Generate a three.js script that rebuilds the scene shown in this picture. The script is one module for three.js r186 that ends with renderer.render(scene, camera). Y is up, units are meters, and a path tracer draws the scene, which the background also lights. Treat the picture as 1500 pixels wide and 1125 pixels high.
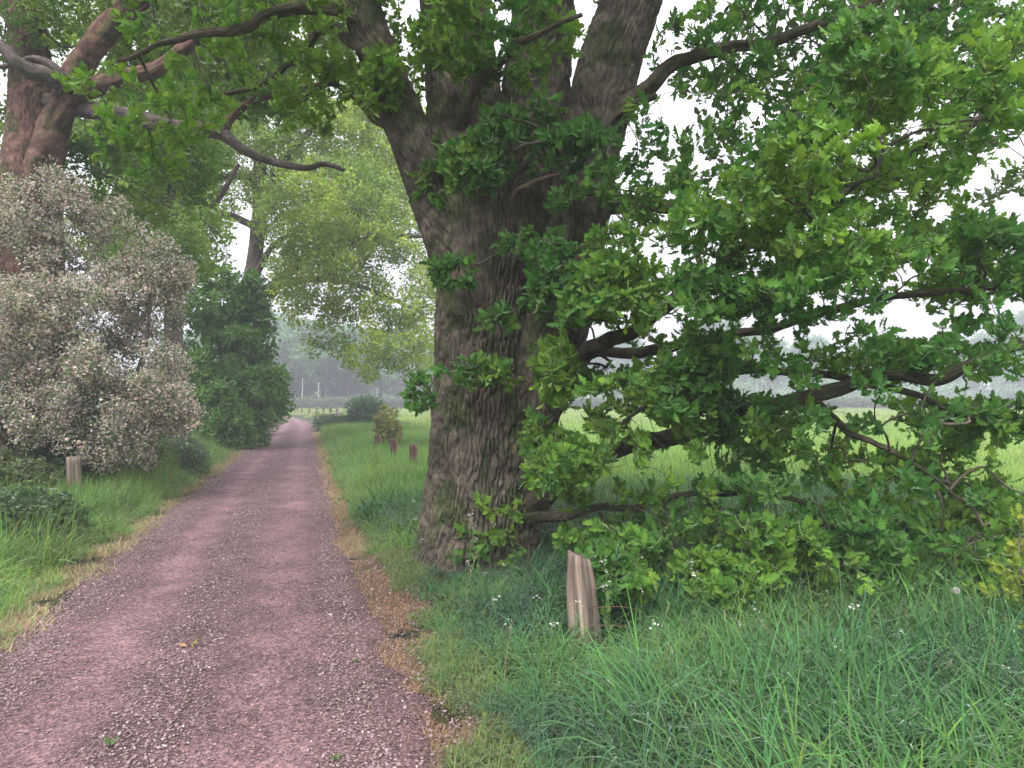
import * as THREE from 'three';
import { mergeGeometries } from 'three/addons/utils/BufferGeometryUtils.js';

// ------------------------------------------------------------------ camera, sky, sun, air, exposure
const scene = new THREE.Scene();
const camera = new THREE.PerspectiveCamera(58.72, 4 / 3, 0.05, 900);
camera.position.set(0, 1.6, 0);
camera.lookAt(0, 1.6, -10);
camera.setViewOffset(1500, 1125, 0, -22.5, 1500, 1125);
const renderer = new THREE.WebGLRenderer();
renderer.toneMapping = THREE.LinearToneMapping;
renderer.toneMappingExposure = 2.5;
renderer.shadowMap.enabled = true;

{ // even overcast: three times as bright overhead as at the horizon, with a faint lavender cast
  const W = 256, H = 128, data = new Float32Array(W * H * 4);
  for (let r = 0; r < H; r++) {
    const el = ((r + 0.5) / H - 0.5) * Math.PI, s = Math.max(0, Math.sin(el));
    for (let c = 0; c < W; c++) {
      const a = (c / W) * Math.PI * 2;
      const cl = 1 + 0.025 * Math.sin(a * 2 + s * 5) + 0.02 * Math.sin(a * 5 + 1 - s * 9);
      const L = (el > 0 ? (1.3 * (1 + 2 * s)) / 3 * cl : 0.2);
      data.set([L * 0.97, L * 0.955, L * 1.05, 1], (r * W + c) * 4);
    }
  }
  const t = new THREE.DataTexture(data, W, H, THREE.RGBAFormat, THREE.FloatType);
  t.mapping = THREE.EquirectangularReflectionMapping; t.magFilter = THREE.LinearFilter; t.needsUpdate = true;
  scene.background = t; scene.environment = t;
}
const sun = new THREE.DirectionalLight(new THREE.Color(1, 0.96, 0.9), 1.5);
sun.name = 'sun'; sun.position.set(-12, 34, 18); sun.target.position.set(-2, 0, -10);
sun.castShadow = true; sun.shadow.radius = 45;
Object.assign(sun.shadow.camera, { left: -60, right: 60, top: 60, bottom: -60, near: 1, far: 160 });
sun.shadow.mapSize.set(2048, 2048);
scene.add(sun, sun.target);
scene.fog = new THREE.FogExp2(new THREE.Color(0.9, 0.93, 1.0), 0.0036);

// ------------------------------------------------------------------ measured skeletons and foliage masses, in metres: limbs are [x, y, z, radius], masses [x, y, z, rx, ry, rz, count]
const OAK_TRUNK = [[-0.4,-0.38,-6.7,0.74],[-0.37,-0.15,-6.7,0.64],[-0.32,0.16,-6.7,0.585],[-0.27,0.7,-6.7,0.55],[-0.24,1.23,-6.7,0.53],[-0.23,1.77,-6.7,0.52],[-0.21,2.3,-6.7,0.525],[-0.16,2.84,-6.7,0.535],[-0.11,3.31,-6.7,0.52],[-0.04,3.73,-6.75,0.49],[0.03,4.15,-6.8,0.45]];
const OAK_STEMS = [[[-0.4,2.49,-6.6,0.26],[-0.53,3.06,-6.5,0.27],[-0.76,3.6,-6.4,0.225],[-0.96,4.06,-6.3,0.195],[-1.14,4.51,-6.2,0.18],[-1.31,4.99,-6.1,0.165],[-1.48,5.52,-5.9,0.17],[-1.74,6.11,-5.6,0.13]],[[-0.3,2.42,-6.6,0.4],[-0.33,3.26,-6.5,0.39],[-0.43,4.12,-6.55,0.37],[-0.51,4.93,-6.6,0.34],[-0.6,5.92,-6.7,0.33],[-0.75,7.35,-6.8,0.26],[-1.05,9.05,-7.0,0.18]],[[0.14,2.72,-6.8,0.34],[0.19,3.81,-6.8,0.36],[0.25,4.81,-6.9,0.34],[0.35,5.7,-7.0,0.31],[0.5,6.96,-7.2,0.25],[0.67,8.74,-7.4,0.17]],[[0.13,1.24,-6.52,0.26],[0.32,2.02,-6.42,0.3],[0.49,2.66,-6.42,0.33],[0.61,3.25,-6.46,0.3],[0.73,3.97,-6.5,0.3],[0.9,4.69,-6.5,0.28],[1.13,5.37,-6.45,0.27],[1.44,6.18,-6.4,0.26],[1.8,7.09,-6.2,0.2]]];
const OAK_LIMBS = [[[0.13,0.56,-6.5,0.111],[0.31,0.71,-6.2,0.096],[0.54,0.97,-6.0,0.085],[0.91,1.16,-5.9,0.078],[1.45,1.28,-5.8,0.07],[1.94,1.46,-5.7,0.065],[2.41,1.62,-5.6,0.059],[2.86,1.76,-5.5,0.056],[3.29,1.77,-5.3,0.049],[3.59,1.89,-5.2,0.041],[3.93,2.03,-5.1,0.033],[4.45,2.18,-5.0,0.022]],[[0.16,0.48,-6.4,0.07],[0.49,0.58,-6.1,0.045],[0.77,0.63,-5.9,0.034],[1.14,0.74,-5.7,0.028],[1.59,0.84,-5.5,0.022],[2.12,0.83,-5.3,0.017],[2.6,0.7,-5.1,0.011]],[[0.32,1.76,-6.4,0.081],[0.67,2.0,-6.1,0.07],[1.04,2.17,-5.8,0.063],[1.29,2.42,-5.5,0.056],[1.58,2.65,-5.1,0.044],[1.83,2.8,-4.7,0.033],[2.11,2.9,-4.4,0.022]],[[0.46,2.02,-6.5,0.067],[0.94,2.04,-6.3,0.056],[1.74,2.14,-6.0,0.044],[2.2,2.22,-5.8,0.037],[2.63,2.36,-5.6,0.033],[3.19,2.41,-5.4,0.026],[3.9,2.46,-5.2,0.018]],[[0.39,1.7,-6.5,0.059],[1.05,1.76,-6.2,0.044],[1.74,1.87,-6.0,0.037],[2.2,1.83,-5.8,0.033],[2.91,1.75,-5.6,0.03],[3.35,1.52,-5.4,0.022],[3.69,1.31,-5.2,0.013]],[[0.77,4.21,-6.45,0.104],[1.12,4.3,-6.2,0.074],[1.44,4.54,-6.0,0.063],[1.8,4.59,-5.8,0.052],[2.24,4.57,-5.6,0.041],[2.81,4.71,-5.4,0.03],[3.38,4.95,-5.2,0.022]],[[0.84,3.45,-6.5,0.089],[1.32,3.4,-6.3,0.067],[1.98,3.31,-6.0,0.056],[2.8,3.34,-5.6,0.048],[3.07,3.46,-5.3,0.041],[3.31,3.61,-5.1,0.033],[3.68,3.83,-4.9,0.026],[4.18,4.07,-4.7,0.015]],[[1.91,1.45,-5.7,0.037],[1.49,1.74,-5.5,0.022],[1.11,1.57,-5.3,0.016],[0.78,1.37,-5.2,0.01]],[[2.41,1.62,-5.6,0.037],[2.7,1.31,-5.3,0.022],[2.95,1.12,-5.0,0.016],[3.22,0.86,-4.8,0.01]],[[-1.25,4.89,-6.1,0.089],[-1.48,4.99,-5.9,0.067],[-1.74,4.93,-5.8,0.056],[-1.99,4.82,-5.7,0.044],[-2.35,4.62,-5.6,0.033],[-2.75,4.49,-5.5,0.022],[-3.13,4.27,-5.4,0.015]],[[-1.06,4.26,-6.25,0.067],[-1.26,4.63,-6.0,0.052],[-1.79,5.09,-6.4,0.041],[-2.11,4.87,-6.6,0.03],[-2.72,4.69,-6.8,0.022],[-3.29,4.64,-7.0,0.015]],[[-0.94,4.03,-6.3,0.044],[-1.34,4.26,-6.4,0.03],[-1.69,4.56,-6.5,0.022],[-2.02,4.43,-6.5,0.015]],[[-0.43,4.11,-6.2,0.059],[-0.29,4.3,-5.8,0.037],[-0.06,4.43,-5.5,0.026],[0.26,4.43,-5.2,0.018],[0.5,4.42,-5.0,0.013]],[[0.43,2.75,-6.2,0.052],[0.53,3.58,-5.9,0.037],[0.85,3.97,-5.7,0.03],[1.16,4.05,-5.5,0.022]],[[-0.03,3.45,-6.15,0.018],[0.15,3.46,-5.95,0.015],[0.29,3.49,-5.88,0.013],[0.42,3.51,-5.84,0.008]]];
const OAK_VOLUMES = [[2.31,1.89,-5.25,1.94,1.73,0.95,350],[2.6,0.6,-4.9,1.37,0.44,0.7,110],[2.74,4.05,-5.7,1.88,1.0,1.3,210],[1.89,2.6,-4.5,0.94,0.53,0.8,150],[1.87,2.93,-4.1,0.51,0.29,0.5,60],[1.33,2.37,-4.15,0.46,0.29,0.45,46],[2.9,4.65,-6.1,1.68,0.76,1.9,200],[2.83,3.51,-4.6,0.62,0.51,0.9,90],[2.17,3.54,-4.3,0.32,0.41,0.5,60],[3.74,2.7,-5.5,0.72,0.3,1.0,110],[4.02,2.83,-5.25,0.45,0.79,0.75,70],[0.78,2.14,-5.4,0.41,0.84,0.6,170],[1.06,3.39,-5.6,0.45,0.42,0.6,44],[1.33,1.76,-5.2,0.39,0.44,0.5,130],[0.44,1.02,-5.5,0.33,0.28,0.5,70],[0.84,0.57,-5.4,0.51,0.3,0.6,100],[0.67,0.41,-4.5,0.23,0.18,0.2,26],[1.46,0.39,-4.65,0.4,0.21,0.35,52],[1.85,0.7,-5.0,0.55,0.28,0.6,80],[2.47,0.45,-5.1,0.43,0.31,0.5,60],[3.27,1.2,-5.4,0.89,0.43,0.8,75],[3.6,0.65,-5.45,0.6,0.38,0.75,100],[3.02,1.91,-5.4,0.59,0.12,0.6,44],[2.0,1.36,-5.4,0.43,0.32,0.6,44],[3.69,1.47,-5.05,0.4,0.25,0.55,55],[-0.3,3.57,-5.7,0.3,0.26,0.2,42],[0.23,3.78,-5.65,0.51,0.34,0.25,44],[-0.11,4.54,-5.55,0.72,0.31,0.65,100],[-1.15,4.37,-5.9,0.21,0.27,0.2,30],[-1.1,4.92,-6.5,0.39,0.62,0.7,44],[-0.47,2.7,-5.92,0.24,0.15,0.12,15],[-0.09,2.29,-5.9,0.21,0.13,0.1,7],[0.09,2.92,-5.85,0.2,0.18,0.15,9],[0.34,2.62,-5.65,0.23,0.37,0.25,44],[-0.26,1.82,-5.85,0.38,0.13,0.15,18],[-0.79,1.64,-5.88,0.21,0.16,0.12,8],[0.36,1.82,-5.6,0.2,0.31,0.3,44],[0.26,1.26,-5.7,0.2,0.26,0.2,22],[0.54,3.46,-5.65,0.31,0.42,0.35,50],[-0.09,0.67,-5.97,0.27,0.12,0.12,4],[-0.18,0.3,-6.0,0.48,0.17,0.1,7],[-0.68,3.61,-6.2,0.19,0.43,0.1,9],[-3.13,4.23,-5.9,0.65,0.47,0.7,56],[-2.04,4.75,-6.0,0.72,0.36,0.8,64],[-3.34,3.87,-6.3,0.44,0.28,0.5,16],[-1.89,4.25,-6.3,0.32,0.22,0.3,14],[-1.55,4.51,-6.2,0.31,0.28,0.4,14],[-2.94,5.6,-6.25,1.75,0.41,1.25,40]];
const OAK_BARE = [[1.76,1.26,-5.6,1.32,0.48,0.7,190],[1.46,0.67,-5.3,1.19,0.21,0.5,80]];
const OAK_CROWN_ABOVE = [[-3.5,8.2,-8.0,3.0,2.4,3.5,200],[0.5,8.8,-7.2,3.5,2.4,3.5,230],[4.0,8.0,-6.5,2.8,2.4,3.0,170],[4.6,5.6,-8.5,2.6,1.8,2.2,90],[-2.6,7.4,-3.2,3.4,1.3,3.2,230],[1.4,7.2,-4.4,2.4,1.2,1.8,120]];
const LEFT_TRUNK = [[-8.1,-0.98,-12,0.62],[-8.28,-0.02,-12,0.56],[-8.4,2.62,-12,0.5],[-8.46,4.66,-12,0.47],[-8.45,5.62,-12,0.46],[-8.4,6.46,-12,0.41],[-8.46,7.42,-12,0.32],[-8.54,8.38,-12,0.27],[-8.59,10.06,-12,0.22],[-8.52,12.22,-12,0.14]];
const LEFT_LIMBS = [[[-8.46,4.66,-12.0,0.26],[-7.93,5.99,-11.7,0.25],[-7.6,6.65,-11.6,0.22],[-7.19,7.35,-11.5,0.2],[-6.67,7.87,-11.4,0.185],[-6.1,8.32,-11.3,0.17],[-5.15,9.16,-11.2,0.13],[-3.96,10.23,-11,0.09]],[[-7.77,6.3,-11.6,0.17],[-7.36,6.72,-11.5,0.16],[-6.73,6.97,-11.5,0.14],[-5.98,7.18,-11.5,0.11],[-5.22,7.81,-11.6,0.1],[-4.37,8.24,-11.8,0.095],[-3.84,8.4,-12,0.08],[-2.76,8.86,-12,0.05]],[[-8.02,6.73,-11.8,0.14],[-6.96,6.47,-11.6,0.14],[-6.33,6.35,-11.5,0.13],[-5.81,6.19,-11.5,0.125],[-5.13,6.1,-11.4,0.12],[-4.77,5.98,-11.3,0.11],[-4.52,5.78,-11.3,0.075],[-4.12,5.58,-11.3,0.065],[-3.73,5.48,-11.3,0.06],[-3.39,5.43,-11.3,0.05],[-3.11,5.5,-11.3,0.042],[-2.77,5.39,-11.3,0.025]],[[-4.79,5.98,-11.3,0.085],[-4.63,6.29,-11.3,0.075],[-4.29,6.54,-11.3,0.065],[-3.88,6.7,-11.4,0.05],[-3.22,6.92,-11.5,0.035],[-2.55,7.23,-11.6,0.02]],[[-7.43,6.79,-11.35,0.12],[-7.56,6.9,-11.2,0.13],[-7.83,6.94,-11.1,0.12],[-8.01,7.07,-11.0,0.1],[-8.25,7.31,-11.0,0.09],[-8.91,7.6,-11,0.06]],[[-7.29,6.69,-11.3,0.08],[-7.47,7.01,-11.15,0.075],[-7.77,7.14,-11.1,0.055],[-8.1,7.04,-11.1,0.04],[-8.66,6.98,-11.1,0.03]],[[-8.57,8.14,-12,0.16],[-9.48,8.98,-12,0.13],[-10.92,9.94,-12,0.09]]];
const LEFT_VOLUMES = [[-8.88,8.29,-12.5,2.0,1.38,2.0,170],[-6.37,8.69,-13.0,2.08,1.3,2.0,200],[-7.22,6.02,-13.0,1.76,1.1,1.5,150],[-4.08,8.02,-12.0,1.32,1.08,1.0,90],[-10.14,6.19,-12.75,1.34,0.96,1.25,60],[-6.98,11.46,-12.25,3.43,2.21,2.75,260],[-4.02,6.78,-11.5,0.81,0.52,0.5,24]];
const LANE_A_TRUNK = [[-11.66,-0.96,-27,0.4],[-11.34,2.28,-27,0.35],[-10.48,5.51,-27,0.31],[-10.04,8.48,-27,0.27],[-9.99,11.99,-27,0.2],[-10.12,15.78,-27,0.12]];
const LANE_A_LIMBS = [[[-10.48,5.25,-27,0.22],[-8.78,6.47,-26.6,0.19],[-7.79,7.14,-26.4,0.17],[-6.55,7.44,-26.2,0.13],[-4.94,7.84,-26,0.08],[-2.6,7.71,-26,0.04]],[[-10.37,5.79,-27,0.16],[-8.18,6.22,-26.4,0.13],[-6.5,6.1,-26,0.1],[-4.9,5.55,-25.8,0.07],[-3.31,4.79,-25.5,0.035]],[[-9.72,8.21,-27,0.16],[-11.21,8.81,-26.7,0.14],[-12.19,8.62,-26.5,0.12],[-12.83,8.31,-26.3,0.1],[-13.62,8.54,-26.2,0.06]],[[-9.95,6.52,-26.6,0.13],[-9.17,7.49,-26.2,0.11],[-8.27,8.02,-26,0.09],[-7.22,8.95,-25.8,0.06],[-6.4,10.18,-25.6,0.03]],[[-9.86,9.29,-27,0.15],[-8.75,11.01,-26.5,0.13],[-7.36,12.25,-26.3,0.1],[-5.46,12.91,-26,0.05]],[[-9.99,10.38,-27,0.14],[-11.52,10.31,-26.8,0.12],[-12.77,9.18,-26.6,0.11],[-13.97,10.51,-26.6,0.06]]];
const LANE_A_VOLUMES = [[-6.44,8.17,-25.75,3.09,2.32,3.25,460],[-9.01,11.14,-26.5,2.92,1.99,3.5,330],[-5.02,4.3,-25.75,1.93,2.06,2.25,150],[-12.69,10.51,-27.0,2.16,2.02,3.0,140],[-6.75,13.48,-27.0,2.7,2.3,3.0,230],[-7.01,4.53,-25.5,1.15,1.28,1.5,46],[-10.86,15.62,-27.5,3.44,2.06,3.5,160],[-16.24,8.87,-28.5,2.0,2.56,2.5,110],[-5.13,11.32,-27.0,2.43,2.56,3.0,230],[-3.68,5.67,-26.25,1.31,3.41,1.75,120],[-6.5,6.97,-25.0,1.75,1.75,2.0,150],[-7.56,6.1,-25.0,1.31,1.88,1.5,110],[-15.52,15.66,-29.0,3.33,2.9,3.0,160]];
const LANE_B_TRUNK = [[-8.86,-0.11,-18,0.26],[-8.91,2.77,-18,0.22],[-9.0,5.29,-18,0.19],[-9.07,7.45,-18,0.16],[-9.14,9.43,-18,0.12],[-9.18,11.77,-18,0.07]];
const LANE_B_LIMBS = [[[-9.0,5.29,-18,0.12],[-8.37,6.14,-17.8,0.1],[-7.57,6.79,-17.6,0.08],[-7.0,7.64,-17.5,0.05]],[[-9.07,6.91,-18,0.1],[-9.63,7.99,-18,0.08],[-10.26,8.89,-18,0.05]],[[-9.11,7.99,-18,0.09],[-8.19,8.99,-17.8,0.07],[-7.39,9.78,-17.6,0.04]],[[-8.96,4.57,-18,0.09],[-9.52,5.43,-17.8,0.07],[-10.21,6.09,-17.6,0.04]]];
const LANE_B_VOLUMES = [[-9.18,6.01,-18.0,1.62,1.44,2.0,200],[-9.45,8.62,-18.0,1.89,1.53,2.0,210],[-7.88,5.01,-16.25,0.57,0.73,0.75,50],[-8.73,11.32,-18.0,2.07,1.53,2.0,180]];
const HAWTHORN_STEMS = [[[-7.12,-0.15,-11.3,0.09],[-7.23,0.98,-11.3,0.08],[-7.46,2.33,-11.3,0.06],[-7.5,3.67,-11.2,0.04],[-7.62,4.79,-11.2,0.02]],[[-7.17,-0.14,-11.2,0.08],[-6.38,1.22,-11,0.06],[-5.83,2.3,-10.8,0.04],[-5.67,3.26,-10.7,0.02]],[[-7.35,-0.15,-11.3,0.08],[-8.18,0.98,-11.2,0.06],[-8.91,2.1,-11,0.04],[-9.46,3.2,-11,0.02]],[[-7.23,-0.15,-11.3,0.06],[-6.36,0.81,-10.6,0.05],[-5.71,1.35,-10.2,0.03]],[[-7.35,-0.15,-11.3,0.06],[-7.53,0.59,-10.6,0.05],[-7.65,1.04,-10.2,0.03]]];
const HAWTHORN_VOLUMES = [[-8.04,4.51,-11.4,0.97,1.03,1.2,150],[-6.72,3.27,-11.1,1.28,0.94,1.2,240],[-8.14,2.42,-11.0,1.43,1.21,1.3,260],[-5.97,1.65,-10.7,0.88,1.18,1.1,230],[-7.38,1.05,-10.55,1.37,0.82,1.05,170],[-5.59,1.44,-10.5,0.71,0.63,0.7,70],[-7.01,4.59,-11.5,0.69,0.63,0.7,40],[-5.85,3.73,-11.2,0.64,0.5,0.6,50]];
const HAZEL_STEMS = [[[-9.75,-0.35,-23.5,0.08],[-9.99,2.19,-23.5,0.06],[-10.11,4.54,-23.5,0.03]],[[-9.63,-0.35,-23.5,0.07],[-8.93,1.95,-23.2,0.05],[-8.62,4.02,-23,0.03]],[[-9.87,-0.35,-23.5,0.07],[-10.79,1.95,-23.2,0.05],[-11.04,3.56,-23,0.03]]];
const HAZEL_VOLUMES = [[-10.41,4.68,-23.5,1.06,1.55,2.0,110],[-10.58,2.28,-22.75,1.02,2.39,1.75,150],[-9.27,3.71,-23.4,1.03,1.52,1.6,110],[-8.68,1.54,-22.9,0.94,1.55,1.7,150],[-8.77,5.08,-23.2,0.46,0.81,0.8,24],[-9.08,0.95,-21.55,0.94,1.19,0.95,80],[-7.83,1.94,-22.7,0.3,0.68,0.7,12]];

// ------------------------------------------------------------------ helpers
const V3 = THREE.Vector3, lerp = THREE.MathUtils.lerp, clamp = THREE.MathUtils.clamp, sstep = THREE.MathUtils.smoothstep;
function rng(seed) { let s = seed | 0; return () => { s = (s + 0x6d2b79f5) | 0; let t = Math.imul(s ^ (s >>> 15), 1 | s); t = (t + Math.imul(t ^ (t >>> 7), 61 | t)) ^ t; return ((t ^ (t >>> 14)) >>> 0) / 4294967296; }; }
function h3(x, y, z) { let n = Math.imul(x, 374761393) ^ Math.imul(y, 668265263) ^ Math.imul(z, 1274126177); n = Math.imul(n ^ (n >>> 13), 1274126177); return ((n ^ (n >>> 16)) >>> 0) / 4294967296; }
function vn(x, y, z = 0) { // value noise 0..1
  const xi = Math.floor(x), yi = Math.floor(y), zi = Math.floor(z); let fx = x - xi, fy = y - yi, fz = z - zi;
  fx = fx * fx * (3 - 2 * fx); fy = fy * fy * (3 - 2 * fy); fz = fz * fz * (3 - 2 * fz);
  const a = lerp(lerp(h3(xi, yi, zi), h3(xi + 1, yi, zi), fx), lerp(h3(xi, yi + 1, zi), h3(xi + 1, yi + 1, zi), fx), fy);
  const b = lerp(lerp(h3(xi, yi, zi + 1), h3(xi + 1, yi, zi + 1), fx), lerp(h3(xi, yi + 1, zi + 1), h3(xi + 1, yi + 1, zi + 1), fx), fy);
  return lerp(a, b, fz);
}
const fbm = (x, y, z = 0) => 0.5 * vn(x, y, z) + 0.25 * vn(x * 2.03 + 7, y * 2.03, z * 2.03) + 0.15 * vn(x * 4.1, y * 4.1 + 3, z * 4.1) + 0.1 * vn(x * 8.3, y * 8.3, z * 8.3 + 5);
const mixc = (a, b, t) => [lerp(a[0], b[0], t), lerp(a[1], b[1], t), lerp(a[2], b[2], t)];
const used = new Map();
function numbered(n) { const k = used.get(n) ?? 0; used.set(n, k + 1); return k ? n + '_' + String(k).padStart(3, '0') : n; }
function shade(o) { o.castShadow = o.receiveShadow = true; return o; }
function thing(name, label, category, pos = [0, 0, 0], group) {
  const g = new THREE.Group(); g.name = numbered(name); g.position.set(...pos); g.userData = { label, category };
  if (group) g.userData.group = group;
  scene.add(g); return g;
}
function part(name, geo, mat, parent) { const m = shade(new THREE.Mesh(geo, mat)); m.name = name; parent.add(m); return m; }
function setting(name, geo, mat, label) { const m = shade(new THREE.Mesh(geo, mat)); m.name = numbered(name); m.userData = { kind: 'structure', label }; scene.add(m); return m; }
function dup(src, pos, turn, scale, label) { const c = src.clone(); c.name = numbered(src.name.replace(/_\d{3}$/, '')); c.position.set(...pos); c.rotation.y = turn; c.scale.setScalar(scale); c.userData = { ...src.userData }; if (label) c.userData.label = label; scene.add(c); return c; }

// triangles collected with vertex colours
class MB {
  constructor() { this.p = []; this.c = []; this.i = []; }
  v(x, y, z, col) { this.p.push(x, y, z); this.c.push(col[0], col[1], col[2]); return this.p.length / 3 - 1; }
  t(a, b, c) { this.i.push(a, b, c); }
  geo(flat) { const g = new THREE.BufferGeometry(); g.setAttribute('position', new THREE.Float32BufferAttribute(this.p, 3)); g.setAttribute('color', new THREE.Float32BufferAttribute(this.c, 3)); g.setIndex(this.i); if (flat) { const f = g.toNonIndexed(); f.computeVertexNormals(); return f; } g.computeVertexNormals(); return g; }
}
const _m = new THREE.Matrix4(), _q = new THREE.Quaternion(), _s = new V3(), _v = new V3(), _w = new V3(), UP = new V3(0, 1, 0);
// InstancedMeshes of the variants, one part each
function copies(name, variants, mat, list, parent) { // list of {m: Matrix4, c: [r,g,b], k: variant}
  variants.forEach((geo, k) => {
    const mine = list.filter((e) => e.k === k); if (!mine.length) return;
    const im = shade(new THREE.InstancedMesh(geo, mat, mine.length));
    mine.forEach((e, i) => { im.setMatrixAt(i, e.m); im.setColorAt(i, new THREE.Color().setRGB(...e.c)); });
    im.name = name; im.userData.kind = 'stuff'; parent.add(im);
  });
}
function place(p, axis, spin, scale) { // matrix that takes +Y to axis
  const q = new THREE.Quaternion().setFromUnitVectors(UP, axis).multiply(_q.setFromAxisAngle(UP, spin));
  return new THREE.Matrix4().compose(p, q, _s.set(scale, scale, scale));
}

// ------------------------------------------------------------------ textures
function tex(w, h, fn, srgb = true) {
  const d = new Uint8Array(w * h * 4);
  for (let y = 0; y < h; y++) for (let x = 0; x < w; x++) { const c = fn(x / w, y / h, x, y), o = (y * w + x) * 4; d[o] = clamp(c[0], 0, 1) * 255; d[o + 1] = clamp(c[1], 0, 1) * 255; d[o + 2] = clamp(c[2], 0, 1) * 255; d[o + 3] = 255; }
  const t = new THREE.DataTexture(d, w, h); t.wrapS = t.wrapT = THREE.RepeatWrapping; t.magFilter = THREE.LinearFilter; t.colorSpace = srgb ? THREE.SRGBColorSpace : THREE.NoColorSpace; t.needsUpdate = true; return t;
}
// tiling noise: n cells across the tile
function tn(u, v, n, s) { const x = u * n, y = v * n, xi = Math.floor(x), yi = Math.floor(y); let fx = x - xi, fy = y - yi; fx = fx * fx * (3 - 2 * fx); fy = fy * fy * (3 - 2 * fy); const w = (k) => ((k % n) + n) % n; return lerp(lerp(h3(w(xi), w(yi), s), h3(w(xi + 1), w(yi), s), fx), lerp(h3(w(xi), w(yi + 1), s), h3(w(xi + 1), w(yi + 1), s), fx), fy); }
const tfbm = (u, v, n, s) => 0.5 * tn(u, v, n, s) + 0.27 * tn(u, v, n * 2, s + 1) + 0.15 * tn(u, v, n * 4, s + 2) + 0.08 * tn(u, v, n * 8, s + 3);
const gravelTex = tex(1024, 1024, (u, v) => { const a = tn(u, v, 256, 1), b = tn(u, v, 128, 2), c = tfbm(u, v, 8, 3), k = 0.62 + 0.3 * (a - 0.5) + 0.34 * (b - 0.5) + 0.3 * (c - 0.5); const pale = a * b > 0.72 ? 0.16 : 0; return [k * 0.96 + pale, k * 0.85 + pale, k * 0.855 + pale]; });
const gravelBump = tex(1024, 1024, (u, v) => { const k = 0.55 * tn(u, v, 128, 2) + 0.35 * tn(u, v, 256, 1) + 0.1 * tn(u, v, 32, 9); return [k, k, k]; }, false);
const barkTex = tex(512, 512, (u, v) => { const a = tn(u, v * 0.25, 128, 4), b = tfbm(u, v, 8, 5), c = tfbm(u, v, 4, 8); const k = 0.72 + 0.3 * (a - 0.5) + 0.5 * (b - 0.5); const m = sstep(c, 0.48, 0.66) * 0.24, l = sstep(tfbm(u, v, 16, 21), 0.6, 0.7) * 0.14; return [k - m * 0.75 + l, k - m * 0.3 + l, k - m + l]; });
const barkBump = tex(512, 512, (u, v) => { const k = 0.5 * tn(u, v * 0.25, 128, 4) + 0.3 * tn(u, v, 64, 6) + 0.2 * tn(u, v, 128, 7); return [k, k, k]; }, false);
const woodTex = tex(256, 512, (u, v) => { const a = tn(u, v * 0.0625, 64, 4), b = tfbm(u, v, 4, 5), g = tn(u, v * 0.125, 32, 9); const k = 0.7 + 0.45 * (a - 0.5) + 0.25 * (b - 0.5) + 0.25 * (g - 0.5); return [k, k * 0.95, k * 0.9]; });
const soilTex = tex(1024, 1024, (u, v) => { const a = tfbm(u, v, 16, 11), b = tfbm(u, v, 64, 13), k = 0.5 + 0.7 * (a - 0.5) + 0.5 * (b - 0.5); return [k * 0.92, k * 1.05, k * 0.7]; });

// ------------------------------------------------------------------ materials
const rgb = (r, g, b) => new THREE.Color().setRGB(r, g, b);
const M = {
  leaf: new THREE.MeshPhysicalMaterial({ color: 0xffffff, vertexColors: true, roughness: 1, transmission: 0.5, thickness: 0, specularIntensity: 0.6, clearcoat: 0.12, clearcoatRoughness: 0.4, side: THREE.DoubleSide }),
  farLeaf: new THREE.MeshPhysicalMaterial({ color: 0xffffff, vertexColors: true, roughness: 1, transmission: 0.45, thickness: 0, side: THREE.DoubleSide }),
  grass: new THREE.MeshPhysicalMaterial({ color: 0xffffff, vertexColors: true, roughness: 1, transmission: 0.35, thickness: 0, clearcoat: 0.15, clearcoatRoughness: 0.45, side: THREE.DoubleSide }),
  dry: new THREE.MeshStandardMaterial({ color: 0xffffff, vertexColors: true, roughness: 0.95, side: THREE.DoubleSide }),
  stone: new THREE.MeshStandardMaterial({ color: 0xffffff, vertexColors: true, roughness: 0.8 }),
  oakBark: new THREE.MeshStandardMaterial({ color: rgb(0.215, 0.183, 0.132), map: barkTex, bumpMap: barkBump, bumpScale: 0.006, roughness: 0.93 }),
  boughBark: new THREE.MeshStandardMaterial({ color: rgb(0.17, 0.148, 0.092), map: barkTex, bumpMap: barkBump, bumpScale: 0.006, roughness: 0.93 }),
  redBark: new THREE.MeshStandardMaterial({ color: rgb(0.29, 0.165, 0.125), map: barkTex, bumpMap: barkBump, bumpScale: 0.008, roughness: 0.93 }),
  greyBark: new THREE.MeshStandardMaterial({ color: rgb(0.20, 0.16, 0.14), map: barkTex, bumpMap: barkBump, bumpScale: 0.006, roughness: 0.95 }),
  twig: new THREE.MeshStandardMaterial({ color: rgb(0.11, 0.088, 0.07), roughness: 0.9 }),
  post: new THREE.MeshStandardMaterial({ color: rgb(0.50, 0.435, 0.385), map: woodTex, bumpMap: woodTex, bumpScale: 0.008, roughness: 0.92 }),
  redPost: new THREE.MeshStandardMaterial({ color: rgb(0.32, 0.19, 0.16), map: woodTex, bumpMap: woodTex, bumpScale: 0.008, roughness: 0.92 }),
  wire: new THREE.MeshStandardMaterial({ color: rgb(0.18, 0.11, 0.08), roughness: 0.6, metalness: 0.6 }),
  petal: new THREE.MeshPhysicalMaterial({ color: rgb(0.62, 0.63, 0.56), roughness: 1, transmission: 0.3, thickness: 0, side: THREE.DoubleSide }),
  stem: new THREE.MeshStandardMaterial({ color: rgb(0.10, 0.17, 0.05), roughness: 0.85 }),
  white: new THREE.MeshStandardMaterial({ color: rgb(0.78, 0.78, 0.76), roughness: 0.6 }),
};

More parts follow.
